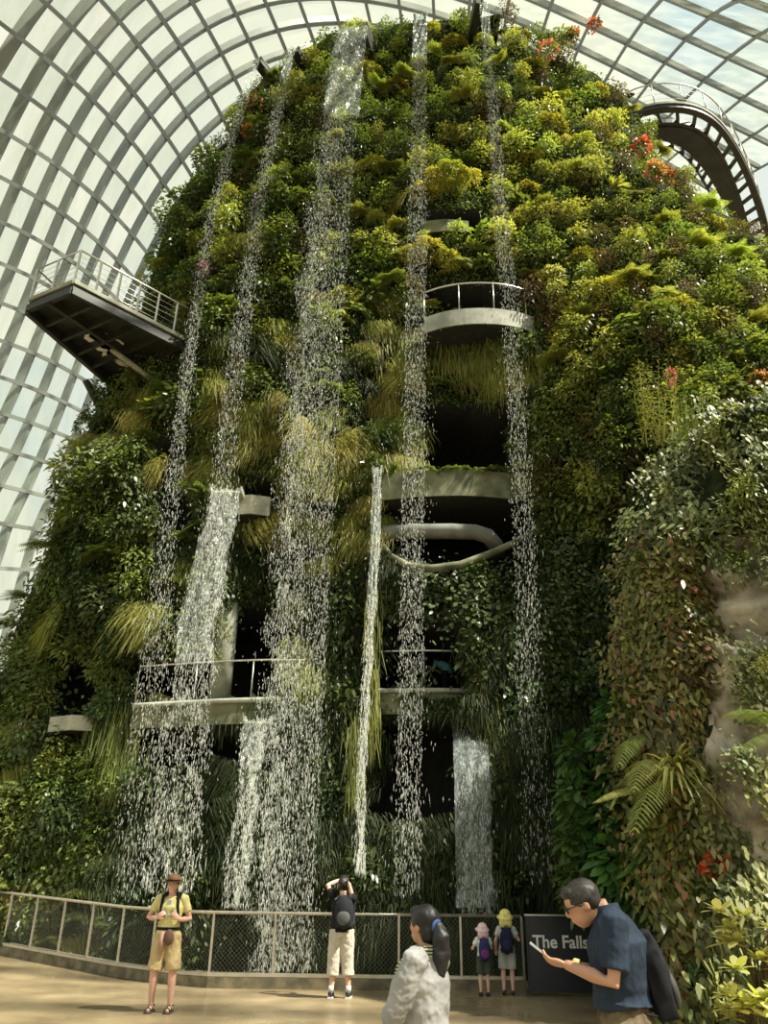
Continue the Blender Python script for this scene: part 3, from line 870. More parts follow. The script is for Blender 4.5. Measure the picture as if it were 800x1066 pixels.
def g_creeper(R=.6, N=300, ll=.10, lw=.085):
    x = rng.normal(0, R * .5, N); z = rng.normal(0, R * .6, N)
    P = np.stack([x, -rng.uniform(0, .22, N) * np.exp(-(x * x + z * z) / (R * R)), z], 1)
    D = unit(np.stack([rng.normal(0, .5, N), -rng.uniform(.1, .6, N), -rng.uniform(.2, 1, N)], 1))
    S = unit(np.cross(D, [0, -1, .8] + rng.normal(size=(N, 3)) * .35))
    return blades(P, D, S, ll * rng.uniform(.6, 1.3, N), lw * rng.uniform(.7, 1.2, N), .2, prof=(.55, 1, .75, .05), fold=.2)
def g_big(N=70, R=.55, ll=.34, lw=.2):
    d = rvec(N); d[:, 1] -= .5; d[:, 2] += .1; d = unit(d)
    P = d * R * rng.uniform(.4, 1, (N, 1)); D = unit(d + rvec(N) * .4 + [0, -.1, -.55])
    S = unit(np.cross(D, unit(d + [0, -.3, 1.]) + rng.normal(size=(N, 3)) * .15))
    return blades(P, D, S, ll * rng.uniform(.7, 1.2, N), lw * rng.uniform(.8, 1.1, N), .25, prof=(.1, .8, 1, .9, .55, .02), fold=.25)
def g_spray(N=26, L=1.5, lf=.16):
    """upright cane plant with short side leaves"""
    parts = []
    for i in range(N):
        b = np.array([[rng.normal(0, .18), rng.normal(0, .12), 0]]); d = unit(np.array([[rng.normal(0, .13), rng.normal(-.05, .1), 1.]]))
        Ls = L * rng.uniform(.55, 1.1)
        parts.append(blades(b, d, side_of(d, (0, 1, 0), 0), Ls, .016, .03, prof=(1, .9, .8, .5)))
        m = 22; s = np.linspace(.15, 1, m); c = b + d * (s * Ls)[:, None]; a = rng.uniform(0, 6.28) + np.arange(m) * 2.4
        D = unit(np.stack([np.cos(a), np.sin(a), .35 + 0 * a], 1))
        parts.append(blades(c, D, side_of(D, jit=.1), lf * rng.uniform(.6, 1.1, m) * (1.2 - .7 * s), .016, .2, prof=(.6, 1, .1)))
    return join(parts)
def g_flowers(N=60, R=.32, s=.10):
    d = rvec(N); d[:, 1] -= .5; d = unit(d); P = d * R * rng.uniform(.5, 1, (N, 1)); D = unit(d + rvec(N) * .6)
    return blades(P, D, side_of(D, jit=1), s, s * .8, .1, prof=(.2, 1, .8, .2))

PROTO = {}
def proto(kind, gen, mat, n=2):
    PROTO[kind] = []
    for i in range(n):
        V, Fc = gen()
        PROTO[kind].append(np_mesh(kind, V, Fc, mat))
proto('leafy_shrub', lambda: g_shrub(.6, 460, .11, .06), L_MID, 3)
proto('dark_shrub', lambda: g_shrub(.62, 430, .13, .07), L_DARK, 3)
proto('bright_shrub', lambda: g_shrub(.55, 430, .12, .06), L_LIGHT, 3)
proto('bronze_shrub', lambda: g_shrub(.55, 430, .09, .05), L_BROWN, 2)
proto('clubmoss', lambda: g_cushion(.48, 900), L_YEL, 2)
proto('hanging_fern', lambda: g_hang(.6, 760, .52), L_OLIVE, 3)
proto('arching_fern', lambda: g_fern(), L_LIGHT, 2)
proto('green_fern', lambda: g_fern(14, .75), L_MID, 2)
proto('bromeliad', lambda: g_rosette(), L_LIGHT, 2)
proto('ivy', lambda: g_creeper(), L_MID, 2)
proto('dark_ivy', lambda: g_creeper(), L_DARK, 2)
proto('moss_tuft', lambda: g_hang(.65, 700, .27), L_MOSS, 2)
proto('aroid', lambda: g_big(60, .5, .26, .17), L_MID, 2)
DESC = {'leafy_shrub': 'mid green small-leaved shrub', 'dark_shrub': 'dark green leafy shrub', 'bright_shrub': 'bright green leafy shrub',
        'bronze_shrub': 'bronze brown fine-leaved shrub', 'clubmoss': 'puffy yellow-green clubmoss cushion', 'hanging_fern': 'olive hanging fern curtain',
        'arching_fern': 'pale green arching fern', 'green_fern': 'mid green arching fern', 'bromeliad': 'strap-leaved rosette plant',
        'ivy': 'mid green creeping ivy patch', 'dark_ivy': 'dark glossy ivy patch', 'moss_tuft': 'dark mossy tuft', 'aroid': 'broad-leaved climbing aroid'}
NAME = {'green_fern': 'arching_fern', 'dark_ivy': 'ivy'}
CATS = {'dark_shrub': 'shrub', 'bright_shrub': 'shrub', 'bronze_shrub': 'shrub', 'leafy_shrub': 'shrub', 'clubmoss': 'moss', 'hanging_fern': 'fern', 'arching_fern': 'fern', 'bromeliad': 'bromeliad', 'ivy': 'ivy', 'moss_tuft': 'moss', 'aroid': 'plant'}

def zone(px, py):
    if py < 330:
        if px < 330: return 'on the upper mountain left of the widest waterfall'
        if px < 440: return 'high up just right of the widest waterfall'
        if px < 540: return 'near the summit between the two narrow right waterfalls'
        return 'on the upper right slope under the glass roof'
    if py < 560:
        if px < 200: return 'on the left slope under the viewing platform'
        if px < 330: return 'halfway up, left of the widest waterfall'
        if px < 440: return 'halfway up beside the pale concrete balcony'
        if px < 560: return 'around the gallery openings between the right waterfalls'
        return 'halfway up the right slope'
    if px < 140: return 'at the lower left edge of the mountain'
    if py < 760:
        if px < 400: return 'around the long lower left balcony'
        if px < 560: return 'below the curved opening above the lower balcony'
        return 'on the shaded wall left of the rock pillar'
    return 'on the dark wet wall behind the fence'

def pick(px, py):
    """what grows where, read off the photograph"""
    r = rng.random()
    def ch(t):
        s = 0; tot = sum(w for _, w in t)
        for k, w in t:
            s += w / tot
            if r < s: return k
        return t[-1][0]
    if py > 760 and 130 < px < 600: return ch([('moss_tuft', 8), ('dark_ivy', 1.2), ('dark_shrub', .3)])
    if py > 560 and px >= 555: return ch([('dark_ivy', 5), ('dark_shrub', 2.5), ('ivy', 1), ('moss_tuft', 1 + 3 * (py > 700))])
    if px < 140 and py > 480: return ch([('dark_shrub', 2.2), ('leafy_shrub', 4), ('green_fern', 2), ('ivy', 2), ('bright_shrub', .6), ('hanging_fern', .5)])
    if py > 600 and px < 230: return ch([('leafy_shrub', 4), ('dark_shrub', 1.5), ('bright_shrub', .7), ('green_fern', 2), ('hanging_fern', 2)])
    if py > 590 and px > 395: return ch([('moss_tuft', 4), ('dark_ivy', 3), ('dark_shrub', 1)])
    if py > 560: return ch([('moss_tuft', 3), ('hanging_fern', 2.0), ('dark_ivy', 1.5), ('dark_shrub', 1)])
    if 220 < px < 560 and py > 340: return ch([('hanging_fern', 5), ('moss_tuft', 1.2), ('dark_shrub', 1.2), ('leafy_shrub', 1), ('green_fern', .7)])
    if px < 240 and py > 330: return ch([('dark_shrub', 3), ('leafy_shrub', 3), ('green_fern', 2), ('dark_ivy', 1), ('hanging_fern', 1), ('aroid', .6)])
    if px < 340: return ch([('dark_shrub', 2.5), ('leafy_shrub', 3), ('green_fern', 1.6), ('bright_shrub', 1), ('hanging_fern', .8), ('bronze_shrub', .5), ('aroid', .6)])
    if px < 470: return ch([('leafy_shrub', 2), ('bright_shrub', 2), ('clubmoss', 1.8), ('arching_fern', 1.3), ('dark_shrub', 1.5), ('aroid', .6), ('hanging_fern', .8)])
    if py < 330 and px < 620: return ch([('clubmoss', 2.4), ('bright_shrub', 2.4), ('leafy_shrub', 2), ('arching_fern', 1.4), ('dark_shrub', 1), ('bromeliad', .8), ('bronze_shrub', .5), ('aroid', .8)])
    if py < 330: return ch([('bronze_shrub', 2.4), ('clubmoss', 1), ('bright_shrub', 1.8), ('leafy_shrub', 1.6), ('arching_fern', 1), ('bromeliad', .6)])
    return ch([('leafy_shrub', 2.6), ('bright_shrub', 1.8), ('dark_shrub', 1.8), ('bronze_shrub', 1), ('aroid', 1.2), ('arching_fern', .9), ('ivy', 1.2), ('bromeliad', .5)])

def place(kind, P, n, scale, label, group, tilt=.25):
    me = PROTO[kind][rng.integers(len(PROTO[kind]))]
    nm = NAME.get(kind, kind)
    o = link(nm, me, None, P)
    yaw = math.atan2(n[0], -n[1]) * .8
    o.rotation_euler = (float(rng.normal(0, tilt * .6)) - .35 * float(max(n[2], 0)), float(rng.normal(0, tilt)), yaw + float(rng.normal(0, .35)))
    o.scale = (scale * (1 if rng.random() < .5 else -1), scale, scale * float(rng.uniform(.9, 1.15)))
    return tag(o, label, CATS[nm], group)

def plant_mountain():
    # blue-noise candidates in the view, so plants keep one size as seen
    cand = []; n = 0
    cell = 20.0; grid = {}
    count = {}
    pts = rng.uniform([-20, 18], [830, 1015], (60000, 2))
    for x, y in pts:
        rr = 16.8 if y < 560 else 20.0
        gx, gy = int(x // cell), int(y // cell); ok = True
        for i in range(gx - 2, gx + 3):
            for j in range(gy - 2, gy + 3):
                for (a, b) in grid.get((i, j), ()):
                    if (a - x) ** 2 + (b - y) ** 2 < rr * rr: ok = False; break
                if not ok: break
            if not ok: break
        if ok: grid.setdefault((gx, gy), []).append((x, y)); cand.append((x, y))
    C = np.array(cand); P = surf(C[:, 0], C[:, 1]); good = ~np.isnan(P[:, 0]); C, P = C[good], P[good]
    B = bsurf(C[:, 0], C[:, 1]); hid = ~np.isnan(B[:, 0]) & (C[:, 0] > 730)
    d = np.maximum(dent(C[:, 0], C[:, 1]), dent(C[:, 0], C[:, 1] + 13)); keep = (~hid) & (d < .5) & ~((C[:, 0] > 118) & (C[:, 0] < 204) & (C[:, 1] > 322) & (C[:, 1] < 392)); C, P = C[keep], P[keep]
    Nn = surf_n(P); total = 0
    for (x, y), p, n in zip(C, P, Nn):
        k = pick(x, y)
        if count.get(k, 0) >= 290:
            alts = [q for q in ('dark_shrub', 'leafy_shrub', 'green_fern', 'dark_ivy', 'ivy', 'hanging_fern') if count.get(q, 0) < 290]
            if not alts: continue
            k = alts[rng.integers(len(alts))]
        count[k] = count.get(k, 0) + 1
        s = rng.uniform(.75, 1.25) * (1.0 if y > 250 else .95) * float(p[1] / 20)
        if k == 'hanging_fern': s *= .8
        if k == 'dark_ivy' or k == 'ivy': s *= 1.1
        edge = min(p[0] - XLf(p[2]), XRf(p[2]) - p[0])
        if edge < .6: s *= .75
        z = zone(x, y)
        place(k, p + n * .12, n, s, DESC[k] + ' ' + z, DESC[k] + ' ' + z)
        total += 1
    print('plants', total, count)
plant_mountain()

# ground cover no one could count: small leaves over the whole felt wall
def cover(name, label, mat, n, region, ll, lw, hang, fn=None):
    px = rng.uniform(region[0], region[1], n); py = rng.uniform(region[2], region[3], n)
    P = (fn or surf)(px, py); g = ~np.isnan(P[:, 0]); P = P[g]
    d = dent(*proj(P)); P = P[d < .3]; Nn = surf_n(P) if fn is None else np.tile([0, -1., .1], (len(P), 1))
    m = len(P)
    P = P + Nn * rng.uniform(.0, .22, (m, 1)) + rng.normal(0, .05, (m, 3))
    D = unit(Nn * .5 + rvec(m) * .6 + [0, 0, -hang])
    V, Fc = blades(P, D, side_of(D, jit=.6), ll * rng.uniform(.5, 1.4, m), lw, .4, prof=(.3, 1, .1))
    o = link(name, np_mesh(name, V, Fc, mat)); tag(o, label, 'ground cover', None, 'stuff')
cover('creeping_leaves', 'small green leaves covering the upper mountain between the shrubs', L_MID, 110000, (-30, 830, 10, 560), .13, .05, .2)
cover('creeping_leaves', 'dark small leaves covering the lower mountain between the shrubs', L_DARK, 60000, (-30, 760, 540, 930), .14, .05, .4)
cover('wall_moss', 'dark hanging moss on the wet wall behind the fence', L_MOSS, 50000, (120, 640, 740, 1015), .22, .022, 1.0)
cover('creeping_leaves', 'green leaves clothing the far right flank of the mountain beyond the walkway', L_MID, 60000, (815, 1150, 240, 700), .16, .09, .2)
cover('creeping_leaves', 'green leaves trailing over the outer face of the rock pillar', L_MID, 9000, (800, 1300, 400, 760), .12, .06, .6, bsurf)

# ------------------------------------------------------------------ plants of the rock pillar, the bank and special plants
def single(name, V_F, mat, p, label, cat, rz=0, s=1.0, rx=0, ry=0, group=None):
    o = link(name, np_mesh(name, V_F[0], V_F[1], mat), None, p, (rx, ry, rz)); o.scale = (s, s, s)
    return tag(o, label, cat, group)

L_PALE = leaf_mat('leaf_pale_creeper', (.07, .10, .035), (.33, .34, .14), .45)
proto('creeper', lambda: g_creeper(.42, 240, .115, .062), L_VINE, 3)
proto('pale_creeper', lambda: g_creeper(.42, 190, .115, .06), L_PALE, 2)
def plant_buttress():
    pts = []
    for x, y in rng.uniform([655, 405], [830, 1064], (10000, 2)):
        if all((a - x) ** 2 + (b - y) ** 2 > 21 ** 2 for a, b in pts): pts.append((x, y))
    C = np.array(pts); P = bsurf(C[:, 0], C[:, 1]); g = ~np.isnan(P[:, 0]); C, P = C[g], P[g]
    for (x, y), p in zip(C, P):
        rock = x > 742 and y > 565 and not (690 < y < 745 and x > 765) and not (y > 930)
        if rock and rng.random() < .8: continue
        if x < 694 and y > 940: continue
        if x > 722 and 490 < y < 565 and x < 745: continue
        n = np.array([-.4 if x < 720 else .1, -.9, .1])
        where = 'near the top of the rock pillar' if y < 620 else 'halfway down the rock pillar' if y < 820 else 'at the foot of the rock pillar'
        if x > 735 or (y < 560):
            k, d = 'pale_creeper', 'pale green creeper patch with upturned leaves '
        else:
            k, d = 'creeper', 'green and reddish creeper patch '
        NAME[k] = 'creeper'; CATS['creeper'] = 'creeper'
        place(k, p + np.array([0, -.1, 0]), n, rng.uniform(.85, 1.25) * (.9 if x > 735 else 1), d + where, d + where)
plant_buttress()
for x, y, k, s, d in ((690, 520, 'bright_shrub', .55, 'small bright shrub highest on the left edge of the rock pillar'), (672, 590, 'leafy_shrub', .6, 'small green shrub on the left edge of the rock pillar, upper half'), (705, 570, 'bromeliad', .6, 'strap-leaved rosette among creeper left of the upper bare rock'), (716, 640, 'arching_fern', .6, 'pale fern among creeper left of the bare rock'), (690, 690, 'aroid', .55, 'broad-leaved plant among creeper on the pillar, upper half'), (722, 720, 'bronze_shrub', .5, 'bronze shrub among creeper beside the bare rock'), (700, 752, 'bright_shrub', .45, 'bright shrub just above the drooping palm fronds'), (712, 880, 'aroid', .5, 'broad-leaved plant on the pillar below the strap leaves'), (735, 930, 'leafy_shrub', .45, 'green shrub at the foot of the bare rock'), (705, 960, 'green_fern', .45, 'fern low on the left edge of the rock pillar'), (728, 1010, 'dark_shrub', .5, 'dark shrub left of the golden crotons'), (785, 700, 'bright_shrub', .5, 'bright shrub overhanging the bare rock at the right edge'), (760, 600, 'leafy_shrub', .55, 'green shrub on the pillar right of the spiky strap-leaf plant'), (745, 465, 'bright_shrub', .7, 'bright shrub on top of the rock pillar by the canes'), (785, 450, 'leafy_shrub', .7, 'green shrub on top of the rock pillar at the right edge'), (775, 520, 'bright_shrub', .6, 'bright shrub near the pillar top at the right edge')):
    q = bsurf([x], [y])[0]
    if np.isnan(q[0]): q = at(x, y, 12.8)
    place(k, q + np.array([0, -.15, 0]), np.array([-.2, -1., .1]), s, d, 'small plants on the rock pillar', .15)
proto('broad_leaf_shrub', lambda: g_big(110, .5, .27, .16), L_BIG, 3)
CATS['broad_leaf_shrub'] = 'shrub'; NAME['broad_leaf_shrub'] = 'broad_leaf_shrub'
for i, (x, y, Y, s) in enumerate([(600, 790, 14.6, .75), (628, 770, 14.4, .7), (650, 805, 14.0, .9), (612, 862, 14.0, .8), (640, 850, 13.7, .95), (672, 840, 13.4, .9), (618, 905, 13.8, .8), (648, 905, 13.4, .95), (678, 900, 13.0, .9), (604, 935, 13.9, .6), (660, 935, 13.2, .7), (635, 820, 14.3, .9), (684, 770, 13.2, .8), (668, 720, 13.8, .8), (645, 740, 14.4, .7), (600, 830, 14.2, .7), (596, 880, 14.1, .7), (598, 915, 14.0, .6), (640, 780, 14.2, .8), (625, 935, 13.6, .7)]):
    place('broad_leaf_shrub', at(x, y, Y), np.array([-.2, -.9, .2]), s, 'dark green broad-leaved shrub above the dark sign', 'broad-leaved shrubs above the sign', .15)

def g_frond(L=1.0, npin=30, wp=.28, dirv=(-1, -.5, .2), droop=.5, pw=.03):
    d0 = unit(np.array([dirv], float))[0]; s = np.linspace(.06, 1, npin)
    c = d0[None] * (s * L)[:, None]; c[:, 2] -= s ** 2 * L * droop
    T = unit(np.gradient(c, axis=0)); S = unit(np.cross(T, [0, 0, 1])); parts = [blades(np.zeros((1, 3)), d0[None], S[:1], L, .02, droop, prof=(1, .9, .8, .7, .5, .3))]
    for sg in (1, -1):
        D = unit(S * sg + T * .4 + [0, 0, -.12])
        parts.append(blades(c, D, T, wp * np.sin(np.clip(s * .9 + .1, 0, 1) * math.pi) ** .6 + .02, pw, .3, prof=(.7, 1, .9, .1)))
    return join(parts)
single('fern_frond', g_frond(1.25, 44, .24, (-1, -.35, .35), .45, .03), L_LIGHT, at(690, 826, 12.4), 'single pale green fern frond reaching left above the dark shrubs', 'fern')
for i, (x, y, dv, L) in enumerate([(812, 752, (-1, -.5, .5), 1.0), (815, 765, (-1, -.6, .1), .9)]):
    single('tree_fern_frond', g_frond(L, 27, .22, dv, .4, .017), L_MID, at(x, y, 9.8), ['upper', 'lower'][i] + ' pale tree fern frond entering at the right edge beside the rock', 'fern')
for i, (x, y, dv, d) in enumerate([(676, 775, (-.8, -.4, .9), 'pale drooping palm frond topmost above the bank'), (684, 800, (-.6, -.5, .8), 'pale drooping palm frond below the topmost one'), (700, 815, (-.7, -.4, .3), 'pale drooping palm frond beside the creeper column')]):
    single('palm_frond', g_frond(.95, 22, .34, dv, 1.1, .03), L_LIGHT, at(x, y, 12.6 - .3 * i), d, 'palm')
single('strap_leaf_plant', g_rosette(46, .75, .05, .9, .9), L_LIGHT, at(702, 800, 11.8), 'clump of long pale strap leaves on the left side of the rock pillar', 'plant')
single('strap_leaf_plant', g_rosette(40, .5, .04, .9, .6), L_LIGHT, at(742, 545, 12.2), 'spiky green strap-leaf plant beside the bare rock near the pillar top', 'plant')
# tall canes on the pillar's top
for x, y, s, d in ((684, 462, 1.0, 'leftmost clump of tall green canes on top of the rock pillar'), (712, 476, 1.05, 'tallest clump of green canes on the rock pillar, with a pink plume'), (748, 482, .85, 'rightmost clump of green canes on top of the rock pillar')):
    r = empty('cane_plant', at(x, y, 13.2), d, 'plant')
    V, Fc = g_spray(18, 1.75 * s, .19); link('stems_and_leaves', np_mesh('canes', V, Fc, L_LIGHT), r)
    if 'plume' in d:
        V, Fc = g_flowers(60, .09, .05); V = V * np.array([1, 1, 2.2]); link('plume', np_mesh('plume', V, Fc, L_PINK), r, (.02, 0, 1.85))
# golden croton at the lower right
for x, y, Y, s, d in ((786, 992, 8.6, 1.35, 'upper golden yellow croton shrub at the lower right corner'), (796, 1045, 8.3, 1.35, 'golden yellow croton shrub in the bottom right corner'), (776, 1048, 8.8, 1.0, 'golden yellow croton shrub left of the corner one')):
    r = empty('croton', at(x, y, Y), d, 'shrub')
    n = 13; parts = []; st = MB()
    for i in range(n):
        a = i * 2.4; tip = np.array([math.cos(a) * .22, -abs(math.sin(a)) * .22, rng.uniform(-.1, .28)]) * s
        st.tube([(0, .05, -.4), tip * .5, tip], [.012, .009, .006], 5)
        m = 11; b = rng.uniform(0, 6.28) + np.arange(m) * 2.4; e = np.linspace(.1, 1.1, m)
        D = unit(np.stack([np.cos(b) * np.cos(e), np.sin(b) * np.cos(e), np.sin(e)], 1)); parts.append(blades(np.tile(tip, (m, 1)), D, side_of(D, jit=.1), .155 * s * rng.uniform(.8, 1.15, m), .058 * s, .35, prof=(.25, .8, 1, .8, .05), fold=.3))
    V, Fc = join(parts); link('leaves', np_mesh('leaves', V, Fc, L_CROTON), r); st.build('stems', L_STEM, r, True)

def flowering(px, py, mat, label, s=1.0, off=.5):
    p = (bsurf if py > 600 else surf)([px], [py])[0]
    if np.isnan(p[0]): p = at(px, py, 23.3)
    r = empty('flowering_shrub', p + np.array([0, -off, 0]), label, 'flowering shrub')
    V, Fc = g_shrub(.38 * s, 160, .1, .06); link('foliage', np_mesh('foliage', V, Fc, L_MID), r)
    V, Fc = g_flowers(70, .44 * s, .12); link('blossoms', np_mesh('blossoms', V, Fc, mat), r)
flowering(268, 122, L_PINK, 'coral pink flowering plant between the two leftmost waterfalls near the top')
flowering(262, 148, L_RED, 'small red flowers just under the coral pink flowering plant', .6)
flowering(568, 66, L_PINK, 'pink flowers on the summit ridge, left of the two redder ones')
flowering(592, 58, L_PINK, 'salmon pink flowers on the summit ridge, middle one', .8, .9)
flowering(612, 50, L_RED, 'red flowers sticking up at the top right of the summit ridge', .8, 1.0)
flowering(664, 166, L_RED, 'red flowers below the start of the curved walkway', .8)
flowering(676, 192, L_PINK, 'coral flowers beneath the red ones under the curved walkway', .8)
flowering(688, 196, L_RED, 'red flowers nearest the bronze shrubs under the curved walkway', .7)
flowering(216, 292, L_PURPLE, 'purple flowers on the left of the second waterfall', .55)
flowering(783, 408, L_PINK, 'orange-pink flowers halfway up the right slope', .5)
flowering(741, 902, L_RED, 'red flowers among creeper at the foot of the rock pillar', .35, .2)
# palm on the left shoulder
def palm(px, py, Y, s, label):
    r = empty('palm', at(px, py, Y), label, 'palm')
    st = MB(); st.tube([(0, .3, -.9), (0, .1, -.4), (0, 0, 0)], [.09, .07, .06], 8); st.build('trunk', L_STEM, r, True)
    for i in range(13):
        a = i * 2.399; e = .35 + 1.3 * rng.random()
        V, Fc = g_frond(.9 * s, 18, .17, (math.cos(a), -abs(math.sin(a)) * .8 - .2, e), .75, .03); link('frond', np_mesh('frond', V, Fc, L_YEL), r)
palm(172, 280, 21.2, 1.0, 'yellow-green palm on the left shoulder just above the viewing platform')
def cushions(px, py, spots, label):
    p0 = surf([px], [py])[0]
    for dx, dz, s in spots:
        o = place('clubmoss', p0 + np.array([dx, -.5, dz]), np.array([0, -1., .2]), s, label, label)
cushions(470, 192, ((0, 0, 1.15), (-.5, -.25, .9), (.5, -.2, .9)), 'big bright yellow-green cushion above the small grey ledge')
cushions(448, 272, ((0, 0, 1.1), (-.6, -.2, .9), (.55, -.4, 1.0)), 'big bright yellow-green cushion just below the small grey ledge')
# long hanging strands
L_STRAND = leaf_mat('hanging_strands', (.09, .11, .03), (.24, .25, .06), .5, .35)
def strands(name, px, py0, py1, w, mat, label, n=260, Y=None):
    m = rng.uniform(0, 1, n); y = py0 + (py1 - py0) * m; x = px + rng.normal(0, w / 3, n)
    P = surf(x, y, False); P[np.isnan(P[:, 0])] = at(px, py0, 19.0)
    if Y: P = at(x, y, Y)
    P[:, 1] -= rng.uniform(.25, .6, n)
    D = unit(np.stack([rng.normal(0, .12, n), -rng.uniform(0, .3, n), -np.ones(n)], 1))
    V, Fc = blades(P, D, side_of(D, (0, 1, 0), .4), rng.uniform(.35, .9, n), .02, .1, prof=(.6, 1, .8, .1))
    o = link(name, np_mesh(name, V, Fc, mat)); tag(o, label, 'hanging plant')
strands('hanging_moss', 389, 600, 770, 13, L_STRAND, 'long yellow-green hanging moss streak beside the thin middle waterfall', 280)
strands('hanging_moss', 497, 622, 740, 9, L_STRAND, 'narrow yellow-green hanging moss strand right of the visitor in teal', 220)
strands('hanging_moss', 510, 730, 790, 22, L_OLIVE, 'short hanging moss at the right end of the lower balcony', 160)
strands('hanging_moss', 372, 745, 820, 14, L_STRAND, 'hanging moss under the left end of the right lower balcony', 160)
strands('hanging_moss', 128, 735, 810, 44, L_STRAND, 'large olive mossy hummock draping at the left end of the long balcony', 520)
strands('hanging_fern_fringe', 500, 355, 390, 90, L_OLIVE, 'wide fringe of ferns hanging under the pale concrete balcony', 600)
for x in np.linspace(412, 546, 12): place('green_fern', at(float(x), 489, 18.25), np.array([0, -1., 0]), .42, 'small dark fern in the row along the dark mossy balcony', 'ferns along the dark mossy balcony')
strands('hanging_fern_fringe', 230, 732, 745, 150, L_MOSS, 'thin fringe of moss along the long lower left balcony', 400)

# ------------------------------------------------------------------ water
def water_mat(name, col, tr, rough=.15, bump=0):
    m = bpy.data.materials.new(name); m.use_nodes = True; nt = m.node_tree; N = nt.nodes.new; L = nt.links.new
    b = nt.nodes['Principled BSDF']; b.inputs['Base Color'].default_value = (*col, 1); b.inputs['Roughness'].default_value = rough; b.inputs['Specular IOR Level'].default_value = .8
    t = N('ShaderNodeBsdfTransparent'); t.inputs['Color'].default_value = (.97, 1, .98, 1); mx = N('ShaderNodeMixShader')
    if bump:
        tc = N('ShaderNodeTexCoord'); mp = N('ShaderNodeMapping'); mp.inputs['Scale'].default_value = (9, 9, 3.2); nz = N('ShaderNodeTexNoise'); nz.inputs['Scale'].default_value = 1; nz.inputs['Detail'].default_value = 6; nz.inputs['Distortion'].default_value = 1.2
        L(tc.outputs['Object'], mp.inputs[0]); L(mp.outputs[0], nz.inputs['Vector'])
        r = N('ShaderNodeMapRange'); r.inputs['From Min'].default_value = .50; r.inputs['From Max'].default_value = .66; r.inputs['To Min'].default_value = tr; r.inputs['To Max'].default_value = min(1, tr + bump)
        L(nz.outputs['Fac'], r.inputs['Value']); L(r.outputs[0], mx.inputs['Fac'])
        bp = N('ShaderNodeBump'); bp.inputs['Strength'].default_value = .6; bp.inputs['Distance'].default_value = .1; L(nz.outputs['Fac'], bp.inputs['Height']); L(bp.outputs[0], b.inputs['Normal'])
    else: mx.inputs['Fac'].default_value = tr
    L(t.outputs[0], mx.inputs[1]); L(b.outputs[0], mx.inputs[2]); L(mx.outputs[0], nt.nodes['Material Output'].inputs['Surface'])
    return m
W_DROP = water_mat('falling_water', (.80, .80, .74), .40)
W_SHEET = water_mat('water_sheet', (.75, .79, .75), .10, .1, .42)
W_GLASSY = water_mat('smooth_water_sheet', (.40, .46, .45), .22, .06, .32)

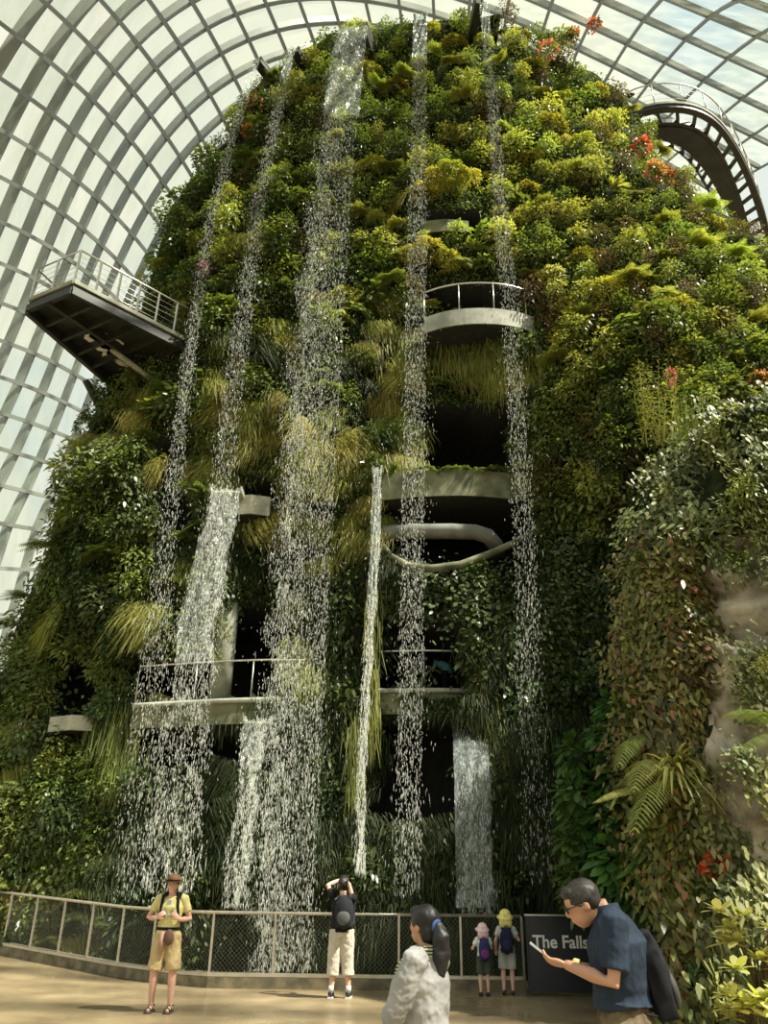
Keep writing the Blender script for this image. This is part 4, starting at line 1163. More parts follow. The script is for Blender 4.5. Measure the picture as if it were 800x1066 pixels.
def octa(P, L, W, tilt):
    """stretched droplets"""
    n = len(P); d = unit(np.stack([tilt, rng.normal(0, .05, n), -np.ones(n)], 1)); s = unit(np.cross(d, [0, 1, 0])); u = np.cross(d, s)
    V = np.stack([P - d * L[:, None], P + s * W[:, None], P + u * W[:, None], P - s * W[:, None], P - u * W[:, None], P + d * L[:, None]], 1).reshape(-1, 3)
    f = np.array([[0, 1, 2], [0, 2, 3], [0, 3, 4], [0, 4, 1], [5, 2, 1], [5, 3, 2], [5, 4, 3], [5, 1, 4]])
    Fc = (np.arange(n)[:, None, None] * 6 + f[None]).reshape(-1, 3)
    return V, Fc
def waterfall(path, Y0, Y1, n, label, dens=(1, .5), sheet=None, size=1.0, clump=.0, sheet_mat=None, veil=None):
    path = np.array(path, float); y0, y1 = path[0, 1], path[-1, 1]
    root = empty('waterfall', at(path[0, 0], y0, Y0), label, 'waterfall')
    iv = -np.array(root.location)
    gy = np.linspace(y0, y1, 60); gc = np.interp(gy, path[:, 1], path[:, 0]); S = surf(gc, gy, False)[:, 1] - 1.35
    S = np.where(np.isnan(S), 99, S); lin = Y0 + (Y1 - Y0) * np.linspace(0, 1, 60) ** .8
    gY = np.minimum.accumulate(np.minimum(lin, np.where(gy > y0 + 25, S, 99)))
    for _ in range(25): gY[1:-1] = (gY[:-2] + gY[1:-1] * 2 + gY[2:]) / 4
    def pos(py, off, w=None):
        cx = np.interp(py, path[:, 1], path[:, 0]); ww = np.interp(py, path[:, 1], path[:, 2]); t = (py - y0) / (y1 - y0)
        Y = np.interp(py, gy, gY)
        return at(cx + off * ww / 2, py, Y)
    # droplets
    t = rng.uniform(0, 1, n * 3); keep = rng.uniform(0, 1, n * 3) < (dens[0] + (dens[1] - dens[0]) * t); t = t[keep][:n]; m = len(t)
    py = y0 + (y1 - y0) * t
    off = np.where(rng.random(m) < .75, rng.uniform(-1, 1, m) * .82, rng.normal(0, .65, m))
    if clump:
        k = 5; strand = rng.uniform(-.9, .9, k); w = np.sin(py[:, None] * .055 * (1 + .3 * np.arange(k)) + np.arange(k) * 1.7) * .25
        q = rng.integers(0, k, m); cl = strand[q] + w[np.arange(m), q] + rng.normal(0, .08, m)
        off = np.where(rng.random(m) < clump, cl, off)
    P = pos(py, off); P[:, 1] += rng.normal(0, .18, m)
    sc = size * (1 + .3 * t)
    Ld = rng.gamma(2.0, .013, m) * sc + .008; Wd = rng.uniform(.0025, .0075, m) * sc * (1 - .15 * t)
    V, Fc = octa(P + iv, Ld, Wd, rng.normal(0, .10, m))
    o = link('falling_drops', np_mesh('falling_drops', V, Fc, W_DROP), root); tag(o, kind='stuff')
    if sheet:
        a, b = sheet; nn = 40; mm = 12; ys = np.linspace(a, b, nn); V = []
        for i, y in enumerate(ys):
            for j in range(mm):
                f = -1 + 2 * j / (mm - 1); f *= 1 - .10 * (i / nn)
                p = pos(y, f); p = p + np.array([0, .05 * math.sin(j * 1.7 + i * .35) + .04 * math.sin(i * .9 + j), 0]); V.append(p + iv)
        i = np.arange(nn - 1)[:, None] * mm + np.arange(mm - 1)[None]; i = i.ravel(); Fc = np.stack([i, i + 1, i + 1 + mm, i + mm], 1)
        link('water_sheet', np_mesh('water_sheet', np.array(V), Fc, sheet_mat or W_SHEET, True), root)
    return root
waterfall([(267, 62, 7), (256, 95, 9), (243, 140, 10), (219, 230, 12), (203, 330, 14), (191, 420, 16), (178, 520, 22), (166, 640, 30), (152, 780, 46), (140, 940, 56)], 19.9, 17.0, 5600, 'narrow leftmost waterfall falling past the viewing platform', (1, .3), (62, 100))
waterfall([(303, 52, 8), (290, 110, 14), (268, 220, 18), (255, 320, 22), (243, 400, 26), (234, 480, 28), (226, 560, 26), (215, 700, 26)], 19.9, 17.5, 5200, 'second narrow waterfall from the left, thinning out halfway down', (1, .15), (52, 80))
waterfall([(368, 28, 30), (362, 60, 36), (352, 150, 44), (341, 260, 52), (330, 400, 60), (319, 540, 66), (310, 700, 70), (302, 850, 70), (296, 1012, 66)], 19.9, 17.0, 24000, 'widest brightest waterfall falling the full height of the mountain', (1, .55), (28, 120), clump=.3)
waterfall([(438, 15, 15), (437, 60, 17), (436, 150, 20), (434, 280, 26), (432, 420, 28), (430, 560, 30), (427, 750, 32), (424, 935, 34)], 19.9, 17.2, 8000, 'straight narrow waterfall just right of the summit, ending near the ponytailed woman', (1, .22), (15, 60))
waterfall([(503, -8, 10), (508, 50, 11), (514, 120, 14), (522, 220, 18), (532, 340, 22), (540, 450, 24), (546, 560, 28), (553, 720, 32), (560, 920, 36)], 19.8, 17.2, 6000, 'narrow rightmost waterfall fading towards the dark wall', (1, .12), (-8, 40))
waterfall([(235, 509, 30), (229, 545, 33), (218, 590, 38), (207, 640, 42), (201, 700, 44), (194, 760, 50), (184, 830, 56), (176, 930, 62)], 18.5, 17.2, 5200, 'broad white waterfall pouring from the glassy chute on the left', (1, .6), (509, 690), clump=.5, size=1.15)
waterfall([(268, 749, 27), (262, 790, 24), (257, 840, 25), (250, 900, 28), (243, 945, 30)], 18.2, 17.4, 2600, 'short ragged waterfall dropping below the long lower left balcony', (1, .7), (749, 800), clump=.7, size=1.15)
waterfall([(393, 487, 10), (391, 560, 11), (386, 640, 11), (380, 720, 11), (376, 800, 11), (374, 910, 12)], 18.3, 17.3, 3200, 'thin bright twisting waterfall above the photographer in black', (1, .8), (487, 640), clump=.6, size=1.2)
waterfall([(489, 747, 35), (491, 790, 38), (493, 850, 40), (494, 952, 42)], 18.3, 17.6, 1800, 'glassy rippled water curtain behind the two children', (.5, 1), (747, 945), clump=.3, sheet_mat=W_GLASSY)

# spouts at the summit
def trough(tip, base, w, h, label, Yb=22.6, wall=.05):
    zp = at(base[0], base[1], Yb)[2]; T = plane_pt(tip[0], tip[1], zp); Bp = plane_pt(base[0], base[1], zp)
    d = (T - Bp); L = np.linalg.norm(d); d /= L; s = np.cross(d, [0, 0, 1]); Bp = Bp - d * 1.2
    r = empty('water_spout', T, label, 'spout'); iv = -np.array(r.location)
    def put(name, m, mat): q = m.build(name, mat, r); q.location = iv
    m = MB(); m.bar(Bp - [0, 0, h], T - [0, 0, h], w, wall); put('trough_floor', m, M_DARKSTEEL)
    for sg in (-1, 1):
        m = MB(); m.bar(Bp + s * sg * w / 2 - [0, 0, h / 2], T + s * sg * w / 2 - [0, 0, h / 2], wall, h); put('side_plate', m, M_DARKSTEEL)
        m = MB(); m.bar(Bp + s * sg * w / 2, T + s * sg * w / 2, wall * 1.8, .05); put('rim', m, M_LIGHTCONC)
    m = MB(); m.bar(Bp - [0, 0, .06], T - [0, 0, .06], w * .9, .02); put('water_surface', m, W_GLASSY)
trough((268, 61), (303, 106), .30, .28, 'slim steel water spout above the leftmost waterfall')
trough((307, 50), (335, 101), .30, .28, 'slim steel water spout above the second waterfall from the left')
trough((370, 26), (386, 78), .95, .75, 'wide deep steel water spout feeding the widest waterfall')
trough((437, 14), (441, 60), .42, .4, 'steel water spout above the straight waterfall right of the summit', 22.4)
trough((499, -4), (486, 66), .30, .45, 'steel water spout feeding the rightmost waterfall')
# chutes lower down
def lip(x0, x1, py, Y, label):
    a = at(x0, py, Y); b = at(x1, py, Y); r = empty('water_chute', (a + b) / 2, label, 'chute'); iv = -np.array(r.location)
    m = MB(); m.box((a + b) / 2 + [0, .6, -.04], (b[0] - a[0] + .06, 1.2, .05)); q = m.build('chute_floor', M_LIGHTCONC, r); q.location = iv
    for p in (a, b):
        m = MB(); m.box(p + [0, .6, .03], (.04, 1.2, .16)); q = m.build('side_plate', M_LIGHTCONC, r); q.location = iv
lip(219, 251, 510, 18.55, 'flat chute pouring the broad white left waterfall')
lip(254, 282, 750, 18.25, 'flat chute under the long lower left balcony')
lip(388, 398, 488, 18.35, 'small chute pouring the thin twisting waterfall')
lip(471, 507, 748, 18.35, 'flat chute under the right lower balcony')

# ------------------------------------------------------------------ people
SKIN = nmat('skin', (.50, .27, .17), .5, var=.06)
SKIN_FAIR = nmat('skin_fair', (.60, .36, .26), .5, var=.06)  # fairer skin tone
def cloth(name, c, var=.1, c2=None, scale=9): return nmat(name, c, .85, var=var, scale=scale, bump=.25, spec=.2, color2=c2)
BLACKHAIR = nmat('black_hair', (.008, .007, .007), .5, var=.3, scale=30, bump=.3)
M_BLACK = cloth('black_cloth', (.010, .011, .014))
M_SHOE = nmat('shoe_black', (.02, .02, .02), .5, var=.2)
M_SOLE = nmat('white_sole', (.6, .6, .58), .6, var=.05)

def etube(mb, pts, rx, ry, xd=(1, 0, 0), n=18):
    pts = [Vector(p) for p in pts]; base = len(mb.V); xd = Vector(xd)
    for i, p in enumerate(pts):
        d = (pts[min(i + 1, len(pts) - 1)] - pts[max(i - 1, 0)]).normalized()
        x = (xd - d * xd.dot(d)).normalized(); y = d.cross(x)
        for k in range(n):
            t = 2 * math.pi * k / n
            mb.V.append(tuple(p + x * rx[i] * math.cos(t) + y * ry[i] * math.sin(t)))
    for i in range(len(pts) - 1):
        for k in range(n):
            a0 = base + i * n + k; a1 = base + i * n + (k + 1) % n; mb.Fc.append((a0, a1, a1 + n, a0 + n))
    mb.Fc.append(tuple(base + k for k in range(n))[::-1]); mb.Fc.append(tuple(base + (len(pts) - 1) * n + k for k in range(n)))
TEX = bpy.data.textures.new('folds', 'CLOUDS'); TEX.noise_scale = .09; TEX.noise_depth = 2
def wrinkle(o, st):
    m = o.modifiers.new('d', 'DISPLACE'); m.texture = TEX; m.strength = st; m.mid_level = .5; m.texture_coords = 'LOCAL'
    return o
def remesh(o, v, smooth=3):
    m = o.modifiers.new('r', 'REMESH'); m.mode = 'VOXEL'; m.voxel_size = v; m.use_smooth_shade = True
    if smooth: s = o.modifiers.new('s', 'SMOOTH'); s.factor = .5; s.iterations = smooth
    return o
def hand(mb, w, d, n, curl=.6, s=1.0, thumb=1):
    """palm and five bent fingers; w wrist, d hand direction, n palm normal"""
    w = Vector(w); d = Vector(d).normalized(); n = (Vector(n) - d * Vector(n).dot(d)).normalized(); x = d.cross(n)
    M = Matrix((x, d, n)).transposed()
    mb.ell(w + d * .05 * s, (.040 * s, .055 * s, .018 * s), 12, 8, M)
    for i, L in enumerate((.068, .078, .072, .055)):
        b = w + d * .085 * s + x * (-.030 + .020 * i) * s
        d1 = (d + n * curl * .6).normalized(); d2 = (d + n * curl * 1.6).normalized(); d3 = (d * .6 + n * curl * 2).normalized()
        p1 = b + d1 * L * .45 * s; p2 = p1 + d2 * L * .32 * s; p3 = p2 + d3 * L * .25 * s
        mb.tube([b - d * .02 * s, b, p1, p2, p3], [.009 * s, .0095 * s, .009 * s, .0085 * s, .007 * s], 8)
    b = w + d * .03 * s + x * -.032 * s * thumb
    d1 = (d - x * .8 * thumb + n * .4).normalized(); p1 = b + d1 * .035 * s; p2 = p1 + (d + n * .5 - x * .1 * thumb).normalized() * .03 * s
    mb.tube([b - d1 * .01, b, p1, p2], [.012 * s, .012 * s, .010 * s, .008 * s], 8)

BASE = dict(pelvis=(0, 0, .93), waist=(0, .005, 1.06), chest=(0, .01, 1.27), neck=(0, -.01, 1.43), head=(0, .025, 1.585),
            shr=(.165, -.005, 1.385), shl=(-.165, -.005, 1.385), hr=(.09, 0, .90), hl=(-.09, 0, .90), kr=(.10, .02, .49), kl=(-.10, .02, .49),
            ar=(.10, -.03, .08), al=(-.10, -.03, .08), er=(.24, -.03, 1.12), el=(-.24, -.03, 1.12), wr=(.24, .08, .88), wl=(-.24, .08, .88))
def person(loc, rz, scale, label, J={}, hw=1.0, skin=None, headdir=(0, 1, 0), top=None, bottom=None, hands=None, voxel=.009, kid=1.0, legs_skin=True, name='person'):
    """top = (material, sleeve fraction 0..2, hem z, extra); bottom = (material, hem fraction along the leg, width)"""
    skin = skin or SKIN; j = {k: Vector(v) for k, v in {**BASE, **J}.items()}
    r = empty(name, loc, label, 'person', None, rz); r.scale = (scale,) * 3
    b = MB(); w = hw
    etube(b, [j['pelvis'] - Vector((0, 0, .07)), j['pelvis'], j['waist'], j['chest'], (j['chest'] + j['neck']) / 2 + Vector((0, 0, .03)), j['neck']], [.12 * w, .15 * w, .125 * w, .15 * w, .15, .06], [.09 * w, .105 * w, .09 * w, .105 * w, .085, .055])
    hd = Vector(headdir).normalized(); H = j['head']; 
    b.tube([j['neck'] - Vector((0, 0, .04)), j['neck'], H - hd * .02 - Vector((0, 0, .05))], [.062, .055, .052], 12)
    side = hd.cross(Vector((0, 0, 1))).normalized(); upv = side.cross(hd); M = Matrix((side, hd, upv)).transposed()
    k = kid
    b.ell(H + upv * .02 * k, (.074 * k, .093 * k, .092 * k), 20, 14, M)
    b.ell(H + hd * .022 * k - upv * .045 * k, (.055 * k, .066 * k, .070 * k), 16, 12, M)
    b.ell(H + hd * .098 * k - upv * .018 * k, (.012 * k, .016 * k, .022 * k), 8, 6, M)       # nose
    b.ell(H + hd * .083 * k - upv * .062 * k, (.024 * k, .012 * k, .009 * k), 8, 6, M)       # lips
    for s in (-1, 1): b.ell(H + side * .076 * k * s - upv * .01 * k - hd * .008, (.010, .020, .032), 8, 6, M)  # ears
    for s in ('r', 'l'):
        b.tube([j['sh' + s] * .85 + j['neck'] * .15, j['sh' + s], (j['sh' + s] + j['e' + s]) / 2, j['e' + s], (j['e' + s] * .6 + j['w' + s] * .4), j['w' + s]], [.05, .052, .044, .038, .037, .026], 12)
        dd = (j['w' + s] - j['e' + s]).normalized()
        hp = (hands or {}).get(s, (dd, (0, 0, 1) if abs(dd.z) < .7 else (0, 1, 0), .5))
        hand(b, j['w' + s], hp[0], hp[1], hp[2], 1.0, 1 if s == 'r' else -1)
        b.tube([j['h' + s] + Vector((0, 0, .06)), j['h' + s], (j['h' + s] + j['k' + s]) / 2, j['k' + s], j['k' + s] * .72 + j['a' + s] * .28, j['a' + s]], [.088, .088, .072, .052, .056, .034], 14)
        a = j['a' + s]; b.tube([a + Vector((0, -.03, -.03)), a + Vector((0, .03, -.035)), a + Vector((0, .15, -.05))], [.034, .036, .024], 10)
    remesh(b.build('body', skin, r, True), voxel, 2)
    if top:
        mat, sl, hem = top[:3]; ex = top[3] if len(top) > 3 else 0
        t = MB(); P = [j['pelvis'] + Vector((0, 0, hem - .93)), j['waist'] * .5 + j['pelvis'] * .5, j['waist'], j['chest'], j['chest'] * .4 + j['neck'] * .6, j['neck'] + Vector((0, 0, -.005))]
        etube(t, P, [.175 * w + ex, .165 * w + ex, .155 * w + ex, .175 * w + ex, .155 + ex * .5, .070], [.125 * w + ex, .12 * w + ex, .115 * w + ex, .13 * w + ex, .10 + ex * .5, .066])
        for s in ('r', 'l'):
            S, E, W = j['sh' + s], j['e' + s], j['w' + s]
            if sl <= 1: pts = [S * .8 + j['neck'] * .2, S, S + (E - S) * sl]; rr = [.062 + ex, .068 + ex, .062 + ex]
            else: pts = [S * .8 + j['neck'] * .2, S, (S + E) / 2, E, E + (W - E) * (sl - 1)]; rr = [.062 + ex, .066 + ex, .060 + ex, .055 + ex, .042 + ex]
            t.tube(pts, rr, 14)
        wrinkle(remesh(t.build('shirt' if ex < .02 else 'jacket', mat, r, True), voxel, 2), .022 if ex < .02 else .034)
    if bottom:
        mat, hem, wd = bottom; t = MB()
        etube(t, [j['pelvis'] + Vector((0, 0, -.10)), j['pelvis'], j['pelvis'] * .4 + j['waist'] * .6], [.14 * w, .172 * w, .150 * w], [.10 * w, .122 * w, .108 * w])
        for s in ('r', 'l'):
            Hh, K, A = j['h' + s], j['k' + s], j['a' + s]
            if hem <= 1: pts = [Hh + Vector((0, 0, .04)), Hh - Vector((0, 0, .06)), (Hh + K) / 2, Hh + (K - Hh) * hem]
            else: pts = [Hh + Vector((0, 0, .04)), (Hh + K) / 2, K, K + (A - K) * (hem - 1)]
            t.tube(pts, [.105 * w, .104 * w, wd, wd], 16)
        wrinkle(remesh(t.build('trousers', mat, r, True), voxel, 2), .025)
    return r, j, M
def shoes(r, j, mat, sole=None, sandals=False):
    for s in ('r', 'l'):
        a = j['a' + s]; m = MB()
        if sandals:
            m.box(a + Vector((0, .05, -.068)), (.085, .27, .022))
            m.tube([a + Vector((-.045, .12, -.05)), a + Vector((0, .12, -.012)), a + Vector((.045, .12, -.05))], .012, 6)
            m.tube([a + Vector((-.045, .04, -.05)), a + Vector((0, .03, .01)), a + Vector((.045, .04, -.05))], .014, 6)
            m.tube([a + Vector((-.04, -.03, .0)), a + Vector((0, -.06, 0)), a + Vector((.04, -.03, 0)), a + Vector((0, .02, .02)), a + Vector((-.04, -.03, .0))], .010, 6)
            m.build('sandal', mat, r, True)
        else:
            m.tube([a + Vector((0, -.06, -.025)), a + Vector((0, .0, -.015)), a + Vector((0, .10, -.035)), a + Vector((0, .185, -.05))], [.036, .046, .044, .028], 12)
            o = m.build('shoe', mat, r, True)
            m = MB(); m.box(a + Vector((0, .055, -.072)), (.085, .27, .018)); m.build('sole', sole or mat, o)
def eyes(r, H, M, k=1.0, hd=1):
    for s in (-1, 1):
        m = MB(); m.ell(Vector(H) + M @ Vector((.030 * s * k, .086 * k, .008 * k)), (.012 * k, .006 * k, .006 * k), 8, 6, M); m.build('eye', M_SHOE, r, True)
def hair_cap(r, H, M, mat, k=1.0, back=0.0, low=-.02, name='hair'):
    m = MB(); H = Vector(H)
    m.ell(H + M @ Vector((0, -.018 * k, .036 * k)), (.084 * k, .098 * k, .088 * k), 20, 14, M)
    m.ell(H + M @ Vector((0, -.050 * k, low * k)), (.074 * k, .056 * k, .085 * k), 16, 12, M)
    m.ell(H + M @ Vector((0, .045 * k, .078 * k)), (.062 * k, .045 * k, .036 * k), 14, 10, M)
    return wrinkle(remesh(m.build(name, mat, r, True), .008, 2), .02)
def rucksack(loc, rz, s, w, h, d, mat, mat2, label, straps=True, tilt=0.0):
    """worn backpack; local +y is the wearer's facing direction, the bag lies behind"""
    r = empty('backpack', loc, label, 'backpack', None, rz); r.scale = (s,) * 3; r.rotation_euler.x = tilt
    m = MB(); m.ell((0, -d / 2, 0), (w / 2, d / 2, h / 2), 20, 14); m.box((0, -d * .42, -h * .08), (w * .86, d * .70, h * .72)); m.box((0, -d * .42, h * .1), (w * .7, d * .6, h * .74))
    remesh(m.build('bag', mat, r, True), .010, 5)
    m = MB(); m.ell((0, -d * .88, -h * .17), (w * .36, d * .22, h * .22), 16, 10); m.build('front_pocket', mat2, r, True)
    m = MB(); m.tube([(-.03, -.03, h * .47), (-.02, -.04, h * .54), (.02, -.04, h * .54), (.03, -.03, h * .47)], .008, 6); m.build('grab_loop', mat2, r, True)
    if straps:
        for q in (-1, 1):
            m = MB(); P = [(q * .07, -.02, h * .40), (q * .09, .07, h * .50), (q * .105, .19, h * .40), (q * .115, .215, h * .15), (q * .13, .17, -.10), (q * .14, .04, -h * .33), (q * .10, -.02, -h * .38)]
            etube(m, P, [.022] * 7, [.008] * 7, (1, 0, 0), 8); m.build('strap', mat, r, True)
    return r

# -- the man in the hat, facing the camera
g = ground(166, 1054); Z0 = float(floor_z(g[0], g[1]))
loc = (g[0], g[1], Z0)
YSH = cloth('pale_yellow_cotton', (.60, .55, .24), .08)
KH = cloth('khaki_cotton', (.48, .37, .19), .15)
r, j, M = person(loc, math.pi, 1.0, 'man in a brown hat and pale yellow T-shirt holding his backpack straps by the fence',
    dict(er=(.31, -.04, 1.13), wr=(.15, .15, 1.13), el=(-.26, -.08, 1.12), wl=(-.155, .15, 1.12), hr=(.085, 0, .90), kr=(.13, .03, .49), ar=(.13, -.02, .08), hl=(-.085, 0, .90), kl=(-.12, .02, .49), al=(-.13, 0, .08), neck=(0, 0, 1.41), head=(0, .035, 1.545)),
    skin=SKIN_FAIR, top=(YSH, .62, .93), bottom=(KH, .98, .105), hands=dict(r=((-.6, .1, .5), (-.4, -.9, 0), 1.0), l=((.5, .1, .5), (.4, -.9, 0), 1.0)))
shoes(r, j, nmat('sandal_strap', (.05, .04, .03), .6), sandals=True); eyes(r, j['head'], M)
hair_cap(r, j['head'], M, nmat('brown_hair', (.06, .035, .02), .5, var=.2), .97)
m = MB(); m.box((0, .133, 1.20), (.16, .004, .10)); m.build('shirt_print', cloth('grey_print', (.33, .35, .22), .5, scale=40), r)
m = MB(); m.box((0, .128, 1.33), (.045, .012, .06)); m.build('badge', cloth('blue_badge', (.30, .42, .45)), r)
m = MB(); etube(m, [(0, 0, .985), (0, 0, 1.02)], [.180, .178], [.135, .133]); m.build('hip_belt', M_BLACK, r, True)
m = MB(); m.ell((-.05, .155, .90), (.07, .045, .10)); m.build('belt_bag', cloth('brown_bag', (.14, .08, .06)), r, True)
m = MB(); m.tube([(.04, .14, .97), (.05, .16, .86), (.03, .15, .72)], [.03, .035, .02], 8); m.build('hanging_cloth', cloth('pink_cloth', (.45, .27, .22)), r, True)
hm = cloth('brown_felt', (.12, .055, .025), .2)
h = empty('sun_hat', (g[0], g[1] - .025, Z0 + 1.585), 'brown wide-brimmed hat worn by the man in the yellow T-shirt', 'hat')
m = MB(); etube(m, [(0, 0, 0), (0, 0, .012)], [.178, .172], [.188, .182], n=28); m.build('brim', hm, h, True)
m = MB(); etube(m, [(0, 0, .0), (0, 0, .06), (0, 0, .095), (0, 0, .11)], [.092, .086, .07, .03], [.105, .098, .08, .04], n=24); m.build('crown', cloth('tan_felt', (.22, .12, .06), .2), h, True)
m = MB(); etube(m, [(0, 0, .012), (0, 0, .035)], [.096, .094], [.109, .107], n=24); m.build('hat_band', M_BLACK, h, True)
rucksack((g[0], g[1] + .10, Z0 + 1.20), math.pi, 1, .34, .52, .2, M_BLACK, M_BLACK, 'black backpack worn by the man in the yellow T-shirt')

# -- the photographer with his back to us
g = ground(354, 1039); loc = (g[0], g[1], 0)
r, j, M = person(loc, -.08, 1.0, 'man in black T-shirt with his back turned, raising a camera at the falls',
    dict(el=(-.27, .10, 1.58), wl=(-.10, .24, 1.66), er=(.13, .26, 1.38), wr=(.06, .28, 1.62), shl=(-.17, 0, 1.42), shr=(.165, 0, 1.40), head=(0, 0, 1.60), kl=(-.11, -.02, .49), al=(-.14, -.03, .08), ar=(.13, .0, .08), kr=(.10, .02, .49)),
    hw=1.06, skin=SKIN_FAIR, headdir=(0, .85, .5), top=(M_BLACK, .55, .90), bottom=(cloth('beige_cotton', (.50, .46, .38), .12), 1.45, .10), hands=dict(l=((.8, .1, .4), (0, .3, -1), .9), r=((-.7, .2, .4), (0, .3, -1), .9)))
shoes(r, j, M_SHOE, M_SOLE); hair_cap(r, j['head'], M, BLACKHAIR)
for s in 'lr':
    m = MB(); m.tube([j['a' + s] + Vector((0, -.01, .0)), j['a' + s] + Vector((0, -.01, .09))], [.042, .042], 12); m.build('sock', M_SOLE, r, True)
c = empty('camera', (g[0] + .02, g[1] + .27, 1.70), 'small camera held up by the man in black', 'camera')
m = MB(); m.box((0, 0, 0), (.13, .05, .085)); m.build('camera_body', M_SHOE, c)
m = MB(); m.tube([(0, .02, 0), (0, .09, 0)], [.034, .03], 14); m.build('lens', M_SHOE, c, True)
rucksack((g[0] + .04, g[1] - .10, 1.20), -.08, 1, .30, .50, .19, cloth('charcoal_nylon', (.02, .022, .026)), cloth('grey_nylon', (.09, .095, .10)), 'charcoal backpack on the back of the man taking a photograph')

# -- the woman with the ponytail
Yw = 5.15; q = at(440, 942, Yw); sc = q[2] / 1.70
loc = (q[0] + .02, Yw, 0)
GJ = cloth('pale_grey_jacket', (.32, .32, .31), .16, scale=5)
r, j, M = person(loc, math.radians(62), sc, 'woman with black ponytail and pale grey jacket, arms folded, seen from behind',
    dict(el=(-.24, .12, 1.08), wl=(.03, .215, 1.13), er=(.22, .12, 1.14), wr=(-.06, .22, 1.12), head=(0, .02, 1.575)),
    hw=1.02, headdir=(.25, 1, .03), top=(GJ, 1.95, .74, .022), bottom=(cloth('dark_trousers', (.03, .03, .035)), 1.9, .075), hands=dict(l=((.9, -.3, .1), (0, -1, 0), .8), r=((-.9, -.3, .1), (0, -1, 0), .8)), voxel=.008)
shoes(r, j, M_SHOE); eyes(r, j['head'], M)
hr = hair_cap(r, j['head'], M, BLACKHAIR, 1.08)
m = MB(); H = j['head']
P = [H + M @ Vector((0, -.07, .02)), H + M @ Vector((0, -.115, .0)), H + M @ Vector((0, -.145, -.06)), H + M @ Vector((0, -.155, -.15)), H + M @ Vector((.0, -.15, -.24)), H + M @ Vector((0, -.14, -.31))]
m.tube(P, [.035, .045, .062, .062, .045, .012], 16); wrinkle(remesh(m.build('ponytail', BLACKHAIR, r, True), .007, 1), .03)
m = MB(); m.ell(P[1], (.05, .022, .05), 12, 8, M); m.build('hair_tie', cloth('blue_hair_tie', (.05, .12, .30)), r, True)
def stripe_mat():
    mt = bpy.data.materials.new('striped_scarf_cloth'); mt.use_nodes = True; nt = mt.node_tree; b = nt.nodes['Principled BSDF']; b.inputs['Roughness'].default_value = .9
    tc = nt.nodes.new('ShaderNodeTexCoord'); w = nt.nodes.new('ShaderNodeTexWave'); w.bands_direction = 'Z'; w.inputs['Scale'].default_value = 16; w.inputs['Distortion'].default_value = 1.2
    rp = nt.nodes.new('ShaderNodeValToRGB'); rp.color_ramp.interpolation = 'CONSTANT'; e = rp.color_ramp.elements; e[0].color = (.03, .035, .02, 1); e[1].color = (.45, .48, .26, 1); e[1].position = .5
    nt.links.new(tc.outputs['Object'], w.inputs['Vector']); nt.links.new(w.outputs['Fac'], rp.inputs['Fac']); nt.links.new(rp.outputs[0], b.inputs['Base Color']); return mt
m = MB()
for i in range(2): m.tube([Vector((math.cos(a) * .085, -.005 + math.sin(a) * .085, 1.425 - .02 * i + .012 * math.sin(a * 2))) for a in np.linspace(0, 2 * math.pi, 16)], .032, 8, False)
etube(m, [(-.06, .08, 1.42), (-.085, .15, 1.33), (-.08, .185, 1.20), (-.07, .19, 1.08)], [.05, .06, .055, .05], [.018] * 4)
m.build('scarf', stripe_mat(), r, True)
m = MB(); etube(m, [(0, .0, 1.385), (0, -.02, 1.42), (0, -.025, 1.445)], [.135, .105, .095], [.105, .10, .092]); m.build('collar', GJ, r, True)

# -- the man looking at his phone
Ym = 5.0; q = at(606, 918, Ym); sc = q[2] / 1.60
loc = (q[0] + .17, Ym, 0)
NV = cloth('navy_polo', (.022, .034, .055), .15)
r, j, M = person(loc, math.radians(80), sc, 'man in navy polo shirt and glasses looking down at his phone by the sign',
    dict(chest=(0, .00, 1.30), neck=(0, .055, 1.465), head=(0, .175, 1.485), shl=(-.19, .02, 1.41), shr=(.19, .02, 1.41), el=(-.235, .06, 1.12), wl=(-.10, .29, 1.19), er=(.235, .06, 1.12), wr=(.06, .29, 1.18)),
    hw=1.22, headdir=(-.12, 1, -.42), top=(NV, .80, 1.02, .010), bottom=(cloth('brown_camouflage', (.05, .035, .02), .2, (.22, .17, .10), 9), .95, .115), hands=dict(l=((.35, 1, .18), (.3, -.3, 1), .7), r=((-.25, 1, .18), (-.3, -.3, 1), .7)), voxel=.008)
shoes(r, j, M_SHOE); eyes(r, j['head'], M); hair_cap(r, j['head'], M, nmat('short_dark_hair', (.025, .02, .016), .5, var=.5, scale=60, bump=.6), 1.04, low=.0)
m = MB(); etube(m, [(0, .035, 1.43), (0, .045, 1.485)], [.092, .078], [.082, .068]); m.build('collar', NV, r, True)
gl = MB(); H = j['head']
for s in (-1, 1):
    c = H + M @ Vector((s * .034, .098, .006)); gl.tube([c + M @ Vector((math.cos(a) * .026, 0, math.sin(a) * .020)) for a in np.linspace(0, 2 * math.pi, 14)], .0035, 6, False)
    gl.tube([H + M @ Vector((s * .060, .096, .010)), H + M @ Vector((s * .078, .05, .010)), H + M @ Vector((s * .080, -.015, .0))], .0035, 6)
gl.tube([H + M @ Vector((-.008, .10, .01)), H + M @ Vector((.008, .10, .01))], .003, 6)
gl.build('glasses', M_SHOE, r, True)
m = MB(); c = j['wl'] - Vector((.0, .05, 0)); d = (j['wl'] - j['el']).normalized(); m.tube([c - d * .012, c + d * .012], [.033, .031], 14); m.build('wristband', cloth('yellow_wristband', (.5, .46, .18)), r, True)
R_ = Matrix.Rotation(math.radians(80), 4, 'Z'); pc = Vector(loc) + (R_ @ Vector((-.02, .42, 1.245))) * sc
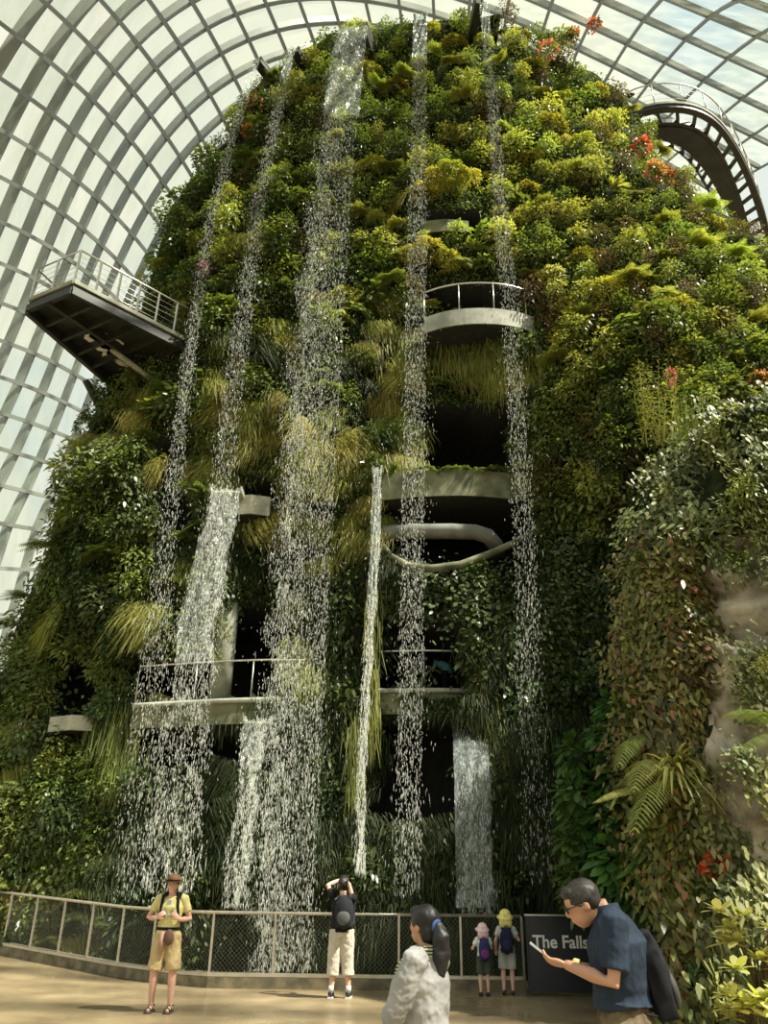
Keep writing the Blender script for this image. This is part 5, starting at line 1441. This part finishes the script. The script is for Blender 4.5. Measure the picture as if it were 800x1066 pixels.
o = MB().box((0, 0, 0), (.075, .145, .010)).build('phone', M_SOLE); o.location = pc; o.rotation_euler = (math.radians(35), 0, math.radians(80)); tag(o, 'white phone held by the man in the navy polo', 'phone')
bp = Vector(loc) + (R_ @ Vector((.02, -.115, 1.13))) * sc
rucksack(bp, math.radians(80), sc, .31, .46, .15, cloth('black_mesh_nylon', (.012, .013, .016), .4), cloth('grey_mesh_nylon', (.07, .07, .068), .3), 'black and grey mesh backpack on the man in the navy polo', tilt=-.22)

# -- the two children at the fence
def child(px, py, top_py, lab, hatmat, shirt, shortm, packm, packlab, hatlab, rz, arm):
    g = ground(px, py); H = at(px, top_py, g[1])[2]; sc = H / 1.73
    r, j, M = person((g[0], g[1], 0), rz, sc, lab, arm | dict(neck=(0, -.01, 1.38), head=(0, .02, 1.54), shl=(-.15, 0, 1.33), shr=(.15, 0, 1.33)), hw=.95, skin=SKIN_FAIR, top=(shirt, .6, .85, .01), bottom=(shortm, .93, .11), voxel=.012, kid=1.35)
    shoes(r, j, M_SHOE); hair_cap(r, j['head'], M, BLACKHAIR, 1.3)
    R2 = Matrix.Rotation(rz, 4, 'Z')
    h = empty('sun_hat', Vector((g[0], g[1], 0)) + (R2 @ Vector((0, .01, 1.60))) * sc, hatlab, 'hat', None, rz); h.scale = (sc,) * 3
    m = MB(); m.ell((0, 0, .02), (.135, .15, .13), 20, 14); m.build('crown', hatmat, h, True)
    m = MB(); etube(m, [(0, .02, .0), (0, .03, -.03)], [.15, .20], [.165, .22], n=24); m.build('brim', hatmat, h, True)
    m = MB(); etube(m, [(0, -.06, .02), (0, -.085, -.10), (0, -.10, -.24)], [.135, .15, .145], [.08, .075, .06], n=18); m.build('neck_flap', hatmat, h, True)
    rucksack(Vector((g[0], g[1], 0)) + (R2 @ Vector((0, -.12, 1.10))) * sc, rz, sc, .32, .56, .20, packm[0], packm[1], packlab, True)
child(505, 1037, 961, 'small child in a pink sun hat and white shirt looking through the fence', cloth('pale_pink_cotton', (.75, .55, .55), .1), cloth('white_cotton', (.6, .66, .6), .1), cloth('dark_green_shorts', (.06, .075, .05)),
      (cloth('navy_purple_nylon', (.03, .03, .12)), cloth('purple_nylon', (.16, .04, .16))), 'navy and purple backpack on the child in the pink hat', 'pale pink sun hat with neck flap on the smaller child', .05,
      dict(er=(.24, .06, 1.12), wr=(.16, .26, 1.18), el=(-.30, .0, 1.10), wl=(-.22, .22, 1.16)))
child(530, 1036, 947, 'taller child in a yellow sun hat and grey outfit at the fence end', cloth('yellow_cotton', (.70, .62, .22), .1), cloth('light_grey_cotton', (.45, .47, .45), .1), cloth('grey_shorts', (.36, .38, .35)),
      (cloth('dark_navy_nylon', (.012, .014, .04)), cloth('dark_navy_pocket', (.02, .022, .06))), 'dark navy backpack on the child in the yellow hat', 'yellow sun hat with pale neck flap on the taller child', -.1,
      dict(er=(.29, .02, 1.10), wr=(.22, .24, 1.14), el=(-.25, .0, 1.08), wl=(-.24, .10, .88)))
# -- visitor in teal on the lower balcony
zb = float(at(465, 720, 18.5)[2]) + .02
yv = 20.2
xv = float(at(466, 700, yv)[0])
r, j, M = person((xv, yv, zb), math.radians(50), .92, 'visitor in a teal top leaning on the lower balcony rail', dict(chest=(0, .16, 1.15), neck=(0, .27, 1.24), head=(0, .37, 1.30), shl=(-.165, .24, 1.22), shr=(.165, .24, 1.22), el=(-.22, .36, 1.0), wl=(-.12, .5, 1.1), er=(.22, .36, 1.0), wr=(.12, .5, 1.1)),
    hw=1.05, headdir=(0, 1, -.2), top=(cloth('teal_cotton', (.10, .34, .34)), .6, .88), bottom=(M_BLACK, 1.9, .075), voxel=.012)
hair_cap(r, j['head'], M, BLACKHAIR); shoes(r, j, M_SHOE)
